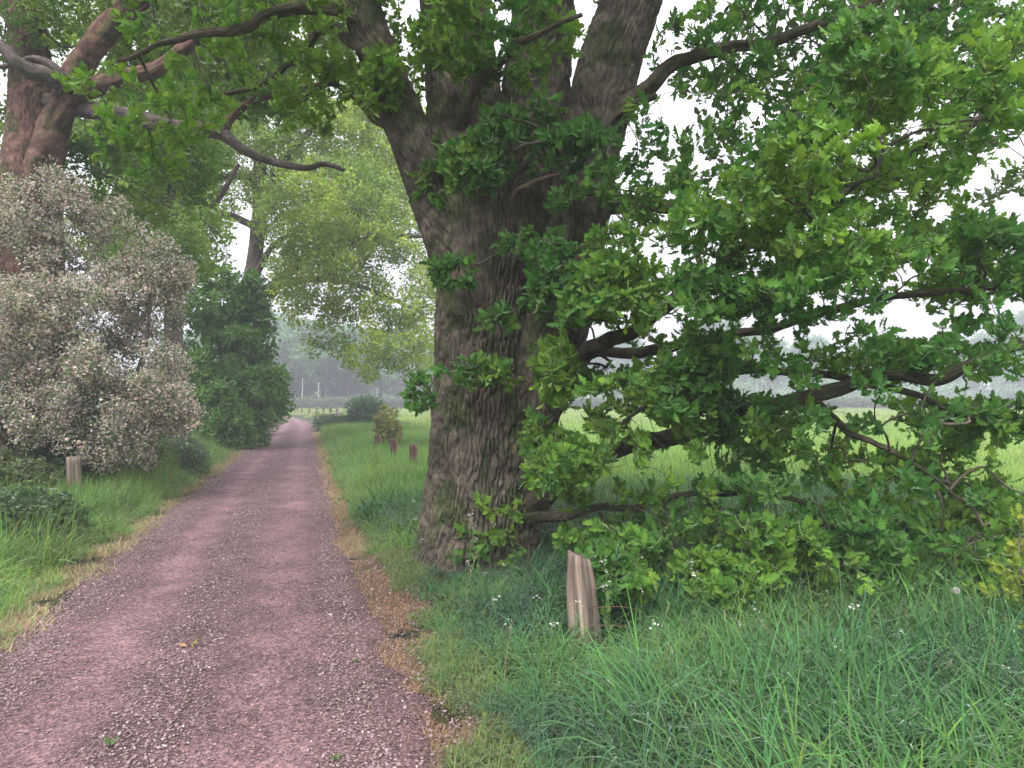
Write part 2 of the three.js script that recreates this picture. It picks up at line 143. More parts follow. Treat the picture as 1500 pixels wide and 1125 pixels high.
// ------------------------------------------------------------------ terrain: the lane, its verges and the meadow
const laneX = (d) => -0.8 - 0.301 * d - (d > 38 ? 0.0026 * (d - 38) ** 2 : 0);
const HALF = 1.12;
function across(x, z) { return (x - laneX(-z)) / 1.045; }            // metres from the lane's centre line, right is positive
function edgeWobble(z, side) { return 0.10 * (vn(z * 1.7 + side * 50, 3.3) - 0.5) + 0.16 * (vn(z * 0.45 + side * 20, 8.1) - 0.5); }
function ground(x, z) {
  const s = across(x, z), a = Math.abs(s);
  let y = 0.05 * sstep(a, HALF + 0.15, HALF + 1.1) + 0.05 * (fbm(x * 0.35, z * 0.35) - 0.5) * sstep(a, 1.3, 3);
  y += -0.012 * (Math.exp(-(((s + 0.42) / 0.2) ** 2)) + Math.exp(-(((s - 0.55) / 0.2) ** 2))) + 0.015 * (1 - Math.min(1, a / HALF) ** 2);
  const tx = x + 0.32, tz = z + 6.7, r = Math.hypot(tx, tz); y += 0.07 * Math.exp(-((r / 0.95) ** 2));
  return y;
}
function laneHalf(x, z) { const s = across(x, z); return 1.08 + 0.16 * (vn(x * 2.1, z * 2.1, 4) - 0.5) + 0.12 * (vn(x * 7, z * 7, 6) - 0.5) + (s > 0 ? 0.16 * (1 - sstep(-z, 3.5, 8)) : 0); }   // ragged half width of the stone surface
function sheet(xs, zs, f, uvScale, col) {
  const p = [], uv = [], c = [], ix = [];
  zs.forEach((z, j) => xs(z).forEach((x) => { p.push(x, f(x, z), z); uv.push(x / uvScale, z / uvScale); if (col) c.push(...col(x, z)); }));
  const n = xs(zs[0]).length;
  for (let j = 0; j + 1 < zs.length; j++) for (let i = 0; i + 1 < n; i++) { const a = j * n + i; ix.push(a, a + 1, a + n, a + 1, a + n + 1, a + n); }
  const g = new THREE.BufferGeometry(); g.setAttribute('position', new THREE.Float32BufferAttribute(p, 3)); g.setAttribute('uv', new THREE.Float32BufferAttribute(uv, 2));
  if (col) g.setAttribute('color', new THREE.Float32BufferAttribute(c, 3));
  g.setIndex(ix); g.computeVertexNormals(); return g;
}
const steps = (list) => { const o = []; for (const [a, b, st] of list) for (let v = a; st > 0 ? v < b - 1e-6 : v > b + 1e-6; v += st) o.push(v); return o; };
{
  const zs = steps([[30, 0, -2], [0, -14, -0.25], [-14, -50, -0.8], [-50, -150, -5], [-150, -420, -30]]), xs = steps([[-330, -60, 15], [-60, -16, 2], [-16, 8, 0.3], [8, 40, 2], [40, 361, 16]]);
  setting('meadow_ground', sheet(() => xs, zs, (x, z) => ground(x, z) - 0.03, 3.1, (x, z) => {
    const k = fbm(x * 0.08, z * 0.08), j = fbm(x * 0.5 + 9, z * 0.5), field = sstep(across(x, z), 3.2, 5.5), a = Math.abs(across(x, z)), bare = 1 - sstep(a + 0.5 * (vn(x * 2, z * 2) - 0.5), 1.5, 2.0);
    if (bare > 0.02) return mixc([0.12, 0.16, 0.06], [0.24, 0.165, 0.115], bare).map((q) => q * (0.7 + 0.6 * j));
    return [lerp(0.12, 0.25, field) * (0.7 + 0.6 * k), lerp(0.16, 0.37, field) * (0.75 + 0.5 * j), lerp(0.06, 0.075, field)];
  }), new THREE.MeshStandardMaterial({ vertexColors: true, map: soilTex, bumpMap: soilTex, bumpScale: 0.03, roughness: 1 }), 'meadow and verge ground under the grass');
  const lz = steps([[6, -16, -0.12], [-16, -50, -0.5], [-50, -110, -2]]), off = steps([[-1.56, 1.5601, 0.06]]);
  setting('gravel_path', sheet((z) => off.map((o) => laneX(-z) + o * 1.045), lz, (x, z) => ground(x, z) - 0.004 - 0.07 * sstep(Math.abs(across(x, z)) - laneHalf(x, z), 0, 0.16), 1.9, (x, z) => {
    const s = across(x, z), n = fbm(x * 1.3, z * 0.5), dust = Math.max(Math.exp(-(((s + 0.42 + 0.1 * (n - 0.5)) / 0.22) ** 2)), 0.85 * Math.exp(-(((s - 0.55 + 0.2 * (n - 0.5)) / 0.26) ** 2))) * (0.6 + 0.6 * n), k = 0.8 + 0.4 * fbm(x * 2.2, z * 2.2);
    const far = sstep(-z, 46, 58) * Math.exp(-(((s) / 0.3) ** 2));   // grassy strip between the wheel tracks at the far end
    const c = [lerp(0.37, 0.64, dust) * k, lerp(0.278, 0.49, dust) * k, lerp(0.28, 0.50, dust) * k];
    return [lerp(c[0], 0.22, far), lerp(c[1], 0.3, far), lerp(c[2], 0.08, far)];
  }), new THREE.MeshStandardMaterial({ vertexColors: true, map: gravelTex, bumpMap: gravelBump, bumpScale: 0.012, roughness: 0.95 }), 'reddish crushed stone lane between grass verges');
}
{ // loose stones on the lane
  const R = rng(11), shapes = [];
  for (let k = 0; k < 6; k++) { const g = new THREE.IcosahedronGeometry(1, 0), p = g.attributes.position, mb = new MB(), key = new Map(); for (let i = 0; i < p.count; i++) { const kx = [p.getX(i), p.getY(i), p.getZ(i)].map((q) => q.toFixed(3)).join(); if (!key.has(kx)) key.set(kx, 0.7 + 0.6 * R()); const f = key.get(kx); mb.v(p.getX(i) * f * (0.8 + 0.08 * k), p.getY(i) * f * 0.55, p.getZ(i) * f, [1, 1, 1]); if (i % 3 === 2) mb.t(i - 2, i - 1, i); } shapes.push(mb.geo(true)); }
  const list = [], tones = [[0.29, 0.205, 0.21], [0.23, 0.155, 0.155], [0.35, 0.26, 0.265], [0.18, 0.12, 0.115], [0.25, 0.18, 0.165], [0.54, 0.47, 0.47]];
  for (let i = 0; i < 78000; i++) {
    const d = 2.5 + 19 * Math.pow(R(), 1.9), s = i % 9 === 0 && d < 9 ? 1.0 + 0.75 * R() : (R() * 2 - 1) * 1.17, n = fbm((s + d) * 1.3, d * 0.5);
    const dust = Math.max(Math.exp(-(((s + 0.42) / 0.24) ** 2)), 0.88 * Math.exp(-(((s - 0.55) / 0.32) ** 2)));
    if (R() < dust * 0.82) continue;
    const z = -d + 0.02 * R(), x = laneX(d) + (s + (Math.abs(s) > 0.95 ? edgeWobble(z, Math.sign(s)) : 0)) * 1.045, sz = (0.0036 + 0.0055 * R() ** 3) * (1 + d * 0.03) * (dust > 0.4 ? 0.7 : 1);
    _q.setFromEuler(new THREE.Euler((R() - 0.5) * 0.9, R() * 6.3, (R() - 0.5) * 0.9));
    const t = tones[Math.min(5, Math.floor(Math.pow(R(), 1.3) * 5.1))], k = 0.75 + 0.5 * R();
    list.push({ m: new THREE.Matrix4().compose(new V3(x, ground(x, z) + sz * 0.15, z), _q, new V3(sz, sz, sz)), c: t.map((q) => q * k), k: i % 6 });
  }
  const g = thing('loose_gravel', 'loose reddish stone chips strewn over the lane', 'gravel'); g.userData.kind = 'stuff';
  copies('stone_chips', shapes, M.stone, list, g);
}

// ------------------------------------------------------------------ bark and limbs
function spline(pts, stepLen) { // pts [x,y,z,r] -> evenly spaced samples
  const c = new THREE.CatmullRomCurve3(pts.map((p) => new V3(p[0], p[1], p[2])), false, 'centripetal'), len = c.getLength(), n = Math.max(2, Math.ceil(len / stepLen)), out = [], cum = c.getLengths(pts.length * 20);
  for (let i = 0; i <= n; i++) { const u = i / n, p = c.getPointAt(u), t = c.getUtoTmapping(u) * (pts.length - 1), k = Math.min(pts.length - 2, Math.floor(t)); out.push({ p, r: lerp(pts[k][3], pts[k + 1][3], t - k), s: u * len }); }
  return out;
}
function barkPlates(a, v, nU, seed, stretch) { // interlaced long ridges: 0 in a furrow, 1 on a ridge
  const w = 0.9 * (vn(v * 5, a * nU * 0.35, seed) - 0.5) + 0.35 * (vn(v * 17, a * nU, seed + 3) - 0.5), x = a * nU + w * 1.3, y = v / stretch + 0.4 * vn(a * nU * 0.6, v * 3, seed + 9), xi = Math.floor(x), yi = Math.floor(y);
  let f1 = 9, f2 = 9;
  for (let j = -1; j <= 1; j++) for (let i = -1; i <= 1; i++) { const cx = xi + i, cy = yi + j, wx = ((cx % nU) + nU) % nU, d = Math.hypot(cx + 0.15 + 0.7 * h3(wx, cy, seed) - x, (cy + h3(wx, cy, seed + 1) - y) * 0.8); if (d < f1) { f2 = f1; f1 = d; } else if (d < f2) f2 = d; }
  return sstep(f2 - f1, 0.0, 0.36);
}
function limbGeo(pts, { sides = 12, step = 0.05, bark = 0, seed = 1, flare = 0, knots = 0.06, cell = 0.05, stretch = 0.2, cap = true, kink = 0 } = {}) {
  const S = spline(pts, step), p = [], uv = [], ix = []; let N = new V3(0, 0, -1);
  if (kink) for (const q of S) { const a = q.s * 2.6 + seed * 7, b = q.s * 7 + seed * 3; q.p.x += kink * ((vn(a, 1.5) - 0.5) + 0.4 * (vn(b, 4.5) - 0.5)); q.p.y += kink * ((vn(a, 11.5) - 0.5) + 0.5 * (vn(b, 14.5) - 0.5)); q.p.z += kink * (vn(a, 21.5) - 0.5); q.r *= 0.9 + 0.25 * vn(b * 0.7, 31.5); }
  const len = S[S.length - 1].s; let us = 0; for (const q of S) us = Math.max(us, q.r);
  const nU = Math.max(5, Math.round((2 * Math.PI * us * 0.85) / cell));
  S.forEach((q, j) => {
    const T = (j + 1 < S.length ? S[j + 1].p.clone().sub(j ? S[j - 1].p : q.p) : q.p.clone().sub(S[j - 1].p)).normalize();
    N.addScaledVector(T, -N.dot(T)).normalize(); const B = T.clone().cross(N);
    for (let i = 0; i <= sides; i++) {
      const a = (i % sides) / sides, th = a * Math.PI * 2, cs = Math.cos(th), sn = Math.sin(th);
      let r = q.r * (1 + knots * 2 * (vn(cs * 1.3 + 5, sn * 1.3 + seed, q.s * (0.5 / Math.max(0.12, us))) - 0.5) + knots * (vn(cs * 3 + 5, sn * 3 + seed, q.s * 2.2) - 0.5));
      if (flare) { const f = Math.exp(-q.s / 0.42); r *= 1 + flare * f * (0.5 + 0.75 * Math.max(0, Math.sin(th * 3 + seed) * 0.6 + Math.sin(th * 5 + 1.3) * 0.4)); }
      if (bark > 0.03) for (const [bs, ba, bw, bh] of [[2.55, 0.42, 0.16, 0.06], [1.5, 0.62, 0.2, 0.05], [3.3, 0.55, 0.14, 0.07], [0.9, 0.46, 0.25, 0.04]]) { let da = Math.abs(a - ba); da = Math.min(da, 1 - da) * 2 * Math.PI * q.r; r += bh * Math.exp(-(da * da + (q.s - bs) ** 2) / (bw * bw)); }
      if (bark) r += bark * (barkPlates(a, q.s, nU, seed, stretch) - 0.6) * clamp(q.r / 0.25, 0.35, 1) + bark * 0.5 * (vn(a * nU * 1.5, q.s * 30, seed + 4) - 0.5);
      _v.copy(N).multiplyScalar(cs).addScaledVector(B, sn).multiplyScalar(r).add(q.p);
      p.push(_v.x, _v.y, _v.z); uv.push(((i / sides) * Math.round(2 * Math.PI * us * 2)) / 2 / 0.9, q.s / 0.9);
    }
  });
  const n = sides + 1;
  for (let j = 0; j + 1 < S.length; j++) for (let i = 0; i < sides; i++) { const a = j * n + i; ix.push(a, a + 1, a + n, a + 1, a + n + 1, a + n); }
  if (cap) { const e = S[S.length - 1], c0 = p.length / 3; p.push(e.p.x, e.p.y, e.p.z); uv.push(0.5, len / 0.9); for (let i = 0; i < sides; i++) ix.push((S.length - 1) * n + i, (S.length - 1) * n + i + 1, c0); }
  const g = new THREE.BufferGeometry(); g.setAttribute('position', new THREE.Float32BufferAttribute(p, 3)); g.setAttribute('uv', new THREE.Float32BufferAttribute(uv, 2)); g.setIndex(ix); g.computeVertexNormals();
  const nr = g.attributes.normal; // close the seam's shading
  for (let j = 0; j < S.length; j++) { const a = j * n, b = a + sides; _v.set(nr.getX(a) + nr.getX(b), nr.getY(a) + nr.getY(b), nr.getZ(a) + nr.getZ(b)).normalize(); nr.setXYZ(a, _v.x, _v.y, _v.z); nr.setXYZ(b, _v.x, _v.y, _v.z); }
  return g;
}

// ------------------------------------------------------------------ growth: points of the foliage masses joined to the limbs by the shortest crooked paths
function scatter(vols, R, gap, clump = 0, thr = 0.42, scale = 1, tall = 1.3) { // clump: how many leafy clumps a metre; thr: the share left open between them
  const pts = [], grid = new Map(), key = (x, y, z) => Math.floor(x / gap) + ',' + Math.floor(y / gap) + ',' + Math.floor(z / gap);
  for (const [cx, cy, cz, rx, ry, rz, n] of vols) for (let i = 0, tries = 0; i < n * scale && tries < n * scale * 14; tries++) {
    const x = R() * 2 - 1, y = R() * 2 - 1, z = R() * 2 - 1; if (x * x + y * y + z * z > 1) continue;
    const p = new V3(cx + x * rx, cy + y * ry, cz + z * rz); if (p.y < 0.12 || (clump && n > 45 && 0.6 * vn(p.x * clump, p.y * clump * tall, p.z * clump) + 0.4 * vn(p.x * clump * 2.3, p.y * clump * tall * 2, p.z * clump * 2.3 + 9) < thr)) continue;
    let ok = true; for (let a = -1; a <= 1 && ok; a++) for (let b = -1; b <= 1 && ok; b++) for (let c = -1; c <= 1 && ok; c++) for (const q of grid.get(key(p.x + a * gap, p.y + b * gap, p.z + c * gap)) ?? []) if (q.distanceToSquared(p) < gap * gap) { ok = false; break; }
    if (!ok) continue; i++;
    const k = key(p.x, p.y, p.z); if (!grid.has(k)) grid.set(k, []); grid.get(k).push(p); pts.push(p);
  }
  return pts;
}
function grow(limbs, pts, { bf = 0.3, tip = 0.0028, power = 2.2, start = 0 } = {}) {
  const nodes = [];
  limbs.forEach((l) => { const S = spline(l, 0.16); let prev = -1; S.forEach((q, j) => { if (j < start && S.length > start + 2) return; nodes.push({ p: q.p, parent: -1, pl: q.p.y * 0.15 + j * 0.05, limb: true, r: q.r, kids: [] }); }); });
  const n = pts.length, best = new Float32Array(n).fill(1e9), who = new Int32Array(n), done = new Uint8Array(n);
  const relax = (k) => { const a = nodes[k]; for (let i = 0; i < n; i++) if (!done[i]) { const q = pts[i], dx = q.x - a.p.x, dy = q.y - a.p.y, dz = q.z - a.p.z, c = Math.sqrt(dx * dx + dy * dy + dz * dz) + bf * a.pl; if (c < best[i]) { best[i] = c; who[i] = k; } } };
  nodes.forEach((_, k) => relax(k));
  for (let m = 0; m < n; m++) {
    let b = -1; for (let i = 0; i < n; i++) if (!done[i] && (b < 0 || best[i] < best[b])) b = i;
    done[b] = 1; const a = nodes[who[b]], k = nodes.length;
    nodes.push({ p: pts[b], parent: who[b], pl: a.pl + a.p.distanceTo(pts[b]), r: 0, kids: [] }); a.kids.push(k); relax(k);
  }
  for (let k = nodes.length - 1; k >= 0; k--) { const a = nodes[k]; if (a.limb) continue; let s = 0; for (const c of a.kids) s += Math.pow(nodes[c].r, power); a.r = Math.max(tip, Math.pow(s, 1 / power)); }
  const chains = [];
  nodes.forEach((a, k) => { if (a.limb) return; const par = nodes[a.parent]; if (!par.limb) { const big = par.kids.reduce((x, y) => (nodes[y].r > nodes[x].r ? y : x)); if (big === k) return; }
    const ch = [[par.p.x, par.p.y, par.p.z, Math.min(a.r * 1.25, par.r)]]; let c = k;
    for (;;) { const q = nodes[c]; ch.push([q.p.x, q.p.y, q.p.z, q.r]); if (!q.kids.length) break; c = q.kids.reduce((x, y) => (nodes[y].r > nodes[x].r ? y : x)); }
    chains.push(ch); });
  return { nodes, chains };
}
function wood(tree, chains, matBig, { big = 0.016, most = 60, step = 0.07, wob = 0.02, sides = [7, 4, 3], min = 0 } = {}) {
  const small = []; let count = 0;
  chains.sort((a, b) => b[0][3] - a[0][3]).forEach((ch, i) => {
    const L = ch.length > 2 || ch[0][3] > 0.004 ? ch : ch; if (L[0][3] < min) return;
    const mid = []; L.forEach((p, j) => { mid.push(p); if (j + 1 < L.length) { const q = L[j + 1]; const d = Math.hypot(p[0] - q[0], p[1] - q[1], p[2] - q[2]); mid.push([(p[0] + q[0]) / 2 + wob * d * 8 * (h3(i, j, 1) - 0.5), (p[1] + q[1]) / 2 + wob * d * 8 * (h3(i, j, 2) - 0.4), (p[2] + q[2]) / 2 + wob * d * 8 * (h3(i, j, 3) - 0.5), (p[3] + q[3]) / 2]); } });
    const isBig = L[0][3] > big && count < most, g = limbGeo(mid, { sides: isBig ? sides[0] : L[0][3] > 0.007 ? sides[1] : sides[2], step, knots: 0.05, seed: i, cap: false });
    if (isBig) { count++; part('branch', g, matBig, tree); } else small.push(g);
  });
  if (small.length) { const m = part('twigs', mergeGeometries(small), M.twig, tree); m.userData.kind = 'stuff'; }
}

// ------------------------------------------------------------------ leaves
const LOBE_T = [0, 0.07, 0.19, 0.27, 0.40, 0.48, 0.61, 0.69, 0.81, 0.88, 0.96, 1], LOBE_W = [0.012, 0.025, 0.15, 0.06, 0.26, 0.11, 0.35, 0.17, 0.31, 0.17, 0.14, 0];
function oakLeaf(mb, M4, L, curl, fold, col, wob) {
  const rows = LOBE_T.map((t, i) => { const w = LOBE_W[i] * L, sw = wob * L * 0.12 * Math.sin(t * 9), z = -curl * t * t * L + sw * 0.4, out = i % 2 === 0 ? 0.05 : -0.02; return [[-w, (t + out) * L, z + fold * w + sw], [0, t * L, z], [w, (t + out) * L, z + fold * w - sw]].map(([a, b, c]) => { _v.set(a, b, c).applyMatrix4(M4); return mb.v(_v.x, _v.y, _v.z, col); }); });
  for (let i = 0; i + 1 < rows.length; i++) for (const s of [0, 1]) { const a = rows[i][s], b = rows[i][s + 1], c = rows[i + 1][s], d = rows[i + 1][s + 1]; mb.t(a, b, c); mb.t(b, d, c); }
}
function plainLeaf(mb, M4, L, W, fold, curl, col) { // pointed oval, folded along the midrib
  const put = (x, y, z) => { _v.set(x, y, z).applyMatrix4(M4); return mb.v(_v.x, _v.y, _v.z, col); };
  const a = put(0, 0, 0), m = put(0, L * 0.55, -curl * L * 0.2), e = put(0, L, -curl * L * 0.7), l = put(-W / 2, L * 0.45, fold * W / 2), r = put(W / 2, L * 0.45, fold * W / 2), l2 = put(-W * 0.36, L * 0.75, fold * W / 3 - curl * L * 0.3), r2 = put(W * 0.36, L * 0.75, fold * W / 3 - curl * L * 0.3);
  mb.t(a, m, l); mb.t(a, r, m); mb.t(l, m, l2); mb.t(r, r2, m); mb.t(m, e, l2); mb.t(m, r2, e);
}
function leafPose(az, tilt, roll, off) { // leaf's +Y leans out by tilt from +Y towards azimuth
  const q = new THREE.Quaternion().setFromAxisAngle(UP, az).multiply(new THREE.Quaternion().setFromAxisAngle(new V3(1, 0, 0), tilt)).multiply(new THREE.Quaternion().setFromAxisAngle(UP, roll));
  const m = new THREE.Matrix4().makeRotationFromQuaternion(q); if (off) m.setPosition(off); return m;
}
const tint = (R, a = 0.22, warm = 0.12) => { const k = 1 - a / 2 + a * R(), w = (R() - 0.5) * warm; return [k * (1 + w), k, k * (1 - w)]; };
// rosettes of oak leaves; the leaf poses are kept so that single leaves can be built too
const rosettes = [];
{
  const R = rng(5);
  for (let k = 0; k < 6; k++) {
    const poses = [], n = 5 + (k % 3), mb = new MB();
    for (let i = 0; i < n; i++) poses.push({ m: leafPose(i * 2.4 + R() * 0.6, 0.7 + 1.15 * R(), (R() - 0.5) * 1.3, new V3((R() - 0.5) * 0.03, -0.03 + 0.05 * R(), (R() - 0.5) * 0.03)), L: 0.040 + 0.048 * R(), curl: -0.25 + 1.25 * R(), fold: 0.05 + 0.8 * R(), w: R() - 0.5, c: tint(R, 0.34, 0.24) });
    for (const e of poses) oakLeaf(mb, e.m, e.L, e.curl, e.fold, e.c, e.w);
    rosettes.push({ geo: mb.geo(), poses });
  }
}
function sprays(seed, count, { n = 22, spread = 0.2, flat = 0.55, L = 0.085, W = 0.6, colors = null, oak = false }) {
  const R = rng(seed), out = [];
  for (let k = 0; k < count; k++) {
    const mb = new MB();
    for (let i = 0; i < n; i++) { const a = R() * 6.283, r = spread * Math.sqrt(R()), off = new V3(Math.cos(a) * r, (R() - 0.35) * spread * flat * 1.4, Math.sin(a) * r), l = L * (0.7 + 0.6 * R()), c = colors ? colors[Math.floor(R() * colors.length)].map((q) => q * (0.85 + 0.3 * R())) : tint(R, 0.4, 0.2); plainLeaf(mb, leafPose(a + (R() - 0.5) * 1.6, 0.6 + 1.3 * R(), (R() - 0.5) * 1.6, off), l, l * W, 0.1 + 0.5 * R(), R() * 0.8, c); }
    out.push(mb.geo());
  }
  return out;
}
function foliage(tree, G, R, variants, mat, { per = 2, tips = 0.006, scale = [0.8, 1.25], color, up = 0.45, spreadAlong = 1, limit = 1e9 }) {
  const list = [];
  G.nodes.forEach((a, k) => { if (a.limb || a.r > tips) return; const par = G.nodes[a.parent].p, dir = a.p.clone().sub(par), n = a.kids.length ? per - 1 : per + 1;
    for (let i = 0; i < n && list.length < limit; i++) { const p = a.p.clone().addScaledVector(dir, -Math.min(1, 0.25 / Math.max(0.05, dir.length())) * R() * spreadAlong * (i ? 1 : 0.1)); p.x += (R() - 0.5) * 0.06; p.y += (R() - 0.5) * 0.05; p.z += (R() - 0.5) * 0.06;
      const ax = dir.clone().normalize().multiplyScalar(0.6).add(_w.set(R() - 0.5, R() - 0.5, R() - 0.5).multiplyScalar(1.1)); ax.y += up; ax.normalize(); if (ax.y < -0.98) ax.y = 0;
      list.push({ m: place(p, ax.normalize(), R() * 6.28, lerp(scale[0], scale[1], R())), c: color(p, R), k: Math.floor(R() * variants.length), p }); } });
  return list;
}

// ------------------------------------------------------------------ the great oak
{
  const R = rng(21), tree = thing('oak_tree', 'massive old oak with forked furrowed trunk and low boughs beside the lane', 'tree');
  part('trunk', limbGeo(OAK_TRUNK, { sides: 500, step: 0.0115, bark: 0.038, seed: 3, flare: 0.16, knots: 0.05, cell: 0.05, stretch: 0.26 }), M.oakBark, tree);
  OAK_STEMS.forEach((l, i) => part('stem', limbGeo(l, { sides: 190, step: 0.022, bark: 0.024, seed: 31 + i, knots: 0.07, cell: 0.05, stretch: 0.24 }), M.oakBark, tree));
  OAK_LIMBS.forEach((l, i) => part(i === OAK_LIMBS.length - 1 ? 'dead_snag' : 'bough', limbGeo(l, { sides: 36, step: 0.03, bark: 0.009, kink: 0.11, seed: 51 + i, knots: 0.24, cell: 0.03, stretch: 0.12 }), i === OAK_LIMBS.length - 1 ? M.post : M.boughBark, tree));
  const pts = scatter(OAK_VOLUMES, R, 0.062, 1.5, 0.485, 1.35, 3.2), G = grow([OAK_TRUNK, ...OAK_STEMS, ...OAK_LIMBS.slice(0, -1)], pts, { bf: 0.22, start: 2 });
  wood(tree, G.chains, M.greyBark, { big: 0.012, most: 90, step: 0.05 });
  const young = [0.21, 0.40, 0.03], mature = [0.076, 0.255, 0.032], olive = [0.14, 0.24, 0.026];
  const list = foliage(tree, G, R, rosettes, M.leaf, { per: 3, tips: 0.007, scale: [0.7, 1.3], up: 0.35, color: (p, r) => { const n = fbm(p.x * 1.1, p.y * 1.1, p.z * 1.1 + 4) + (p.x < -0.9 && p.y > 3.4 ? 0.14 : 0), k = 0.8 + 0.4 * r(); return mixc(mixc(mature, young, sstep(n + 0.25 * (r() - 0.5), 0.42, 0.72)), olive, r() * 0.35).map((q) => q * k); } });  // upper left overhang shifted to the lighter tone: backlight put into leaf colour
  { const RB = rng(24), GB = grow(OAK_LIMBS.slice(0, 9), scatter(OAK_BARE, RB, 0.09), { bf: 0.7, tip: 0.0024 }); wood(tree, GB.chains, M.greyBark, { most: 0, step: 0.05, wob: 0.006 }); }
  // the rosettes that show largest become single leaves
  const eye = new V3(0, 1.6, 0); list.forEach((e) => { e.d = e.p.distanceTo(eye); e.seen = Math.abs(e.p.x) < -e.p.z * 0.74 && e.p.y < 1.6 - e.p.z * 0.58 && e.p.y > 1.6 + e.p.z * 0.53; });
  const near = list.filter((e) => e.seen).sort((a, b) => a.d - b.d); let left = 300; const single = new Set(), leafGeos = new Map(), tones = new Map();
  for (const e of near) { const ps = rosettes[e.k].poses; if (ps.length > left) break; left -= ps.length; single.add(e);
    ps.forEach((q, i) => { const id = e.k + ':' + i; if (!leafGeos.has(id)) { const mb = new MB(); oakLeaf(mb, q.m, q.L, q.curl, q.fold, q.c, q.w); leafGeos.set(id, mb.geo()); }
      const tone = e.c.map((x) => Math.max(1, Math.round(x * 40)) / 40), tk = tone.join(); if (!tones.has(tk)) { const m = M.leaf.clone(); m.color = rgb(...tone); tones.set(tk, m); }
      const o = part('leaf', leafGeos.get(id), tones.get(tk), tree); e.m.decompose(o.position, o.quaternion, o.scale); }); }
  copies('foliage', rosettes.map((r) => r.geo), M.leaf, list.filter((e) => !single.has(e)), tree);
  console.log('oak', pts.length, list.length);
  // crown above, seen only by its shade and from elsewhere
  const R2 = rng(22), top = scatter(OAK_CROWN_ABOVE, R2, 0.3, 0.8, 0.45), G2 = grow(OAK_STEMS.map((l) => l.slice(-4)), top, { bf: 0.25, tip: 0.004 });
  wood(tree, G2.chains, M.greyBark, { big: 0.03, most: 24, step: 0.2 });
  const SV = sprays(23, 3, { n: 26, spread: 0.24, L: 0.1 });
  copies('upper_foliage', SV, M.farLeaf, foliage(tree, G2, R2, SV, M.farLeaf, { per: 2, tips: 0.03, scale: [0.9, 1.3], color: (p, r) => mixc([0.06, 0.13, 0.03], [0.12, 0.18, 0.035], r()) }), tree);
  // withered red-brown bunch caught on a twig
  const mb = new MB(), R3 = rng(9); for (let i = 0; i < 12; i++) oakLeaf(mb, leafPose(i * 2.4, 1.4 + R3() * 1.2, R3(), new V3((R3() - 0.5) * 0.05, (R3() - 0.5) * 0.04, 0)), 0.06 + 0.03 * R3(), 0.9, 0.8, [0.20, 0.045, 0.03], 0.8);
  const w = part('withered_leaf_bunch', mb.geo(), M.dry, tree); w.position.set(2.02, 1.88, -5.7); w.userData.label = 'withered red brown leaf bunch caught on a twig';
}
// ------------------------------------------------------------------ the other trees and shrubs of the lane
const oakSprays = sprays(101, 5, { n: 24, spread: 0.21, L: 0.095, W: 0.62 });
const laneSprays = sprays(102, 5, { n: 36, spread: 0.34, L: 0.105, W: 0.6 });
{
  const R = rng(31), tree = thing('lane_oak', 'oak with red-brown bark and a gnarled side limb behind the faded blossom bush', 'tree');
  part('trunk', limbGeo(LEFT_TRUNK, { sides: 150, step: 0.035, bark: 0.028, seed: 7, flare: 0.12, knots: 0.06, cell: 0.07, stretch: 0.2 }), M.redBark, tree);
  LEFT_LIMBS.forEach((l, i) => part('bough', limbGeo(l, { sides: 48, step: 0.05, bark: 0.012, seed: 71 + i, knots: 0.16, cell: 0.05, stretch: 0.14 }), i === 2 || i === 4 || i === 5 ? M.greyBark : M.redBark, tree));
  const G = grow([LEFT_TRUNK, ...LEFT_LIMBS], scatter(LEFT_VOLUMES, R, 0.2, 1.1, 0.47), { bf: 0.25, tip: 0.004, start: 4 });
  wood(tree, G.chains, M.greyBark, { big: 0.02, most: 40, step: 0.12 });
  copies('foliage', oakSprays, M.leaf, foliage(tree, G, R, oakSprays, M.leaf, { per: 2, tips: 0.012, scale: [0.8, 1.3], color: (p, r) => mixc([0.11, 0.25, 0.03], [0.27, 0.41, 0.04], sstep(fbm(p.x, p.y, p.z) + 0.3 * (r() - 0.5), 0.35, 0.7)) }), tree);
}
for (const [name, label, trunk, limbs, vols, mat, gap, seed, c0, c1] of [
  ['overhanging_oak', 'spreading light green oak arching over the far lane behind the dark bush', LANE_A_TRUNK, LANE_A_LIMBS, LANE_A_VOLUMES, M.greyBark, 0.42, 41, [0.19, 0.33, 0.025], [0.40, 0.53, 0.035]],
  ['slender_tree', 'slender dark stemmed tree between the red-barked oak and the dark bush', LANE_B_TRUNK, LANE_B_LIMBS, LANE_B_VOLUMES, M.greyBark, 0.32, 43, [0.11, 0.25, 0.03], [0.26, 0.41, 0.04]],
]) {
  const R = rng(seed), tree = thing(name, label, 'tree');
  part('trunk', limbGeo(trunk, { sides: 36, step: 0.12, bark: 0.02, seed, knots: 0.12, cell: 0.09, stretch: 0.3 }), mat, tree);
  limbs.forEach((l, i) => part('bough', limbGeo(l, { sides: 16, step: 0.15, seed: seed + i, knots: 0.2 }), mat, tree));
  const G = grow([trunk, ...limbs], scatter(vols, R, gap, 0.7, 0.45), { bf: 0.25, tip: 0.007, start: 10 });
  wood(tree, G.chains, M.greyBark, { big: 0.035, most: 24, step: 0.25 });
  copies('foliage', laneSprays, M.farLeaf, foliage(tree, G, R, laneSprays, M.farLeaf, { per: 2, tips: 0.025, scale: [0.75, 1.35], color: (p, r) => mixc(c0, c1, sstep(fbm(p.x * 0.6, p.y * 0.6, p.z * 0.6) + 0.3 * (r() - 0.5), 0.35, 0.7)) }), tree);
}
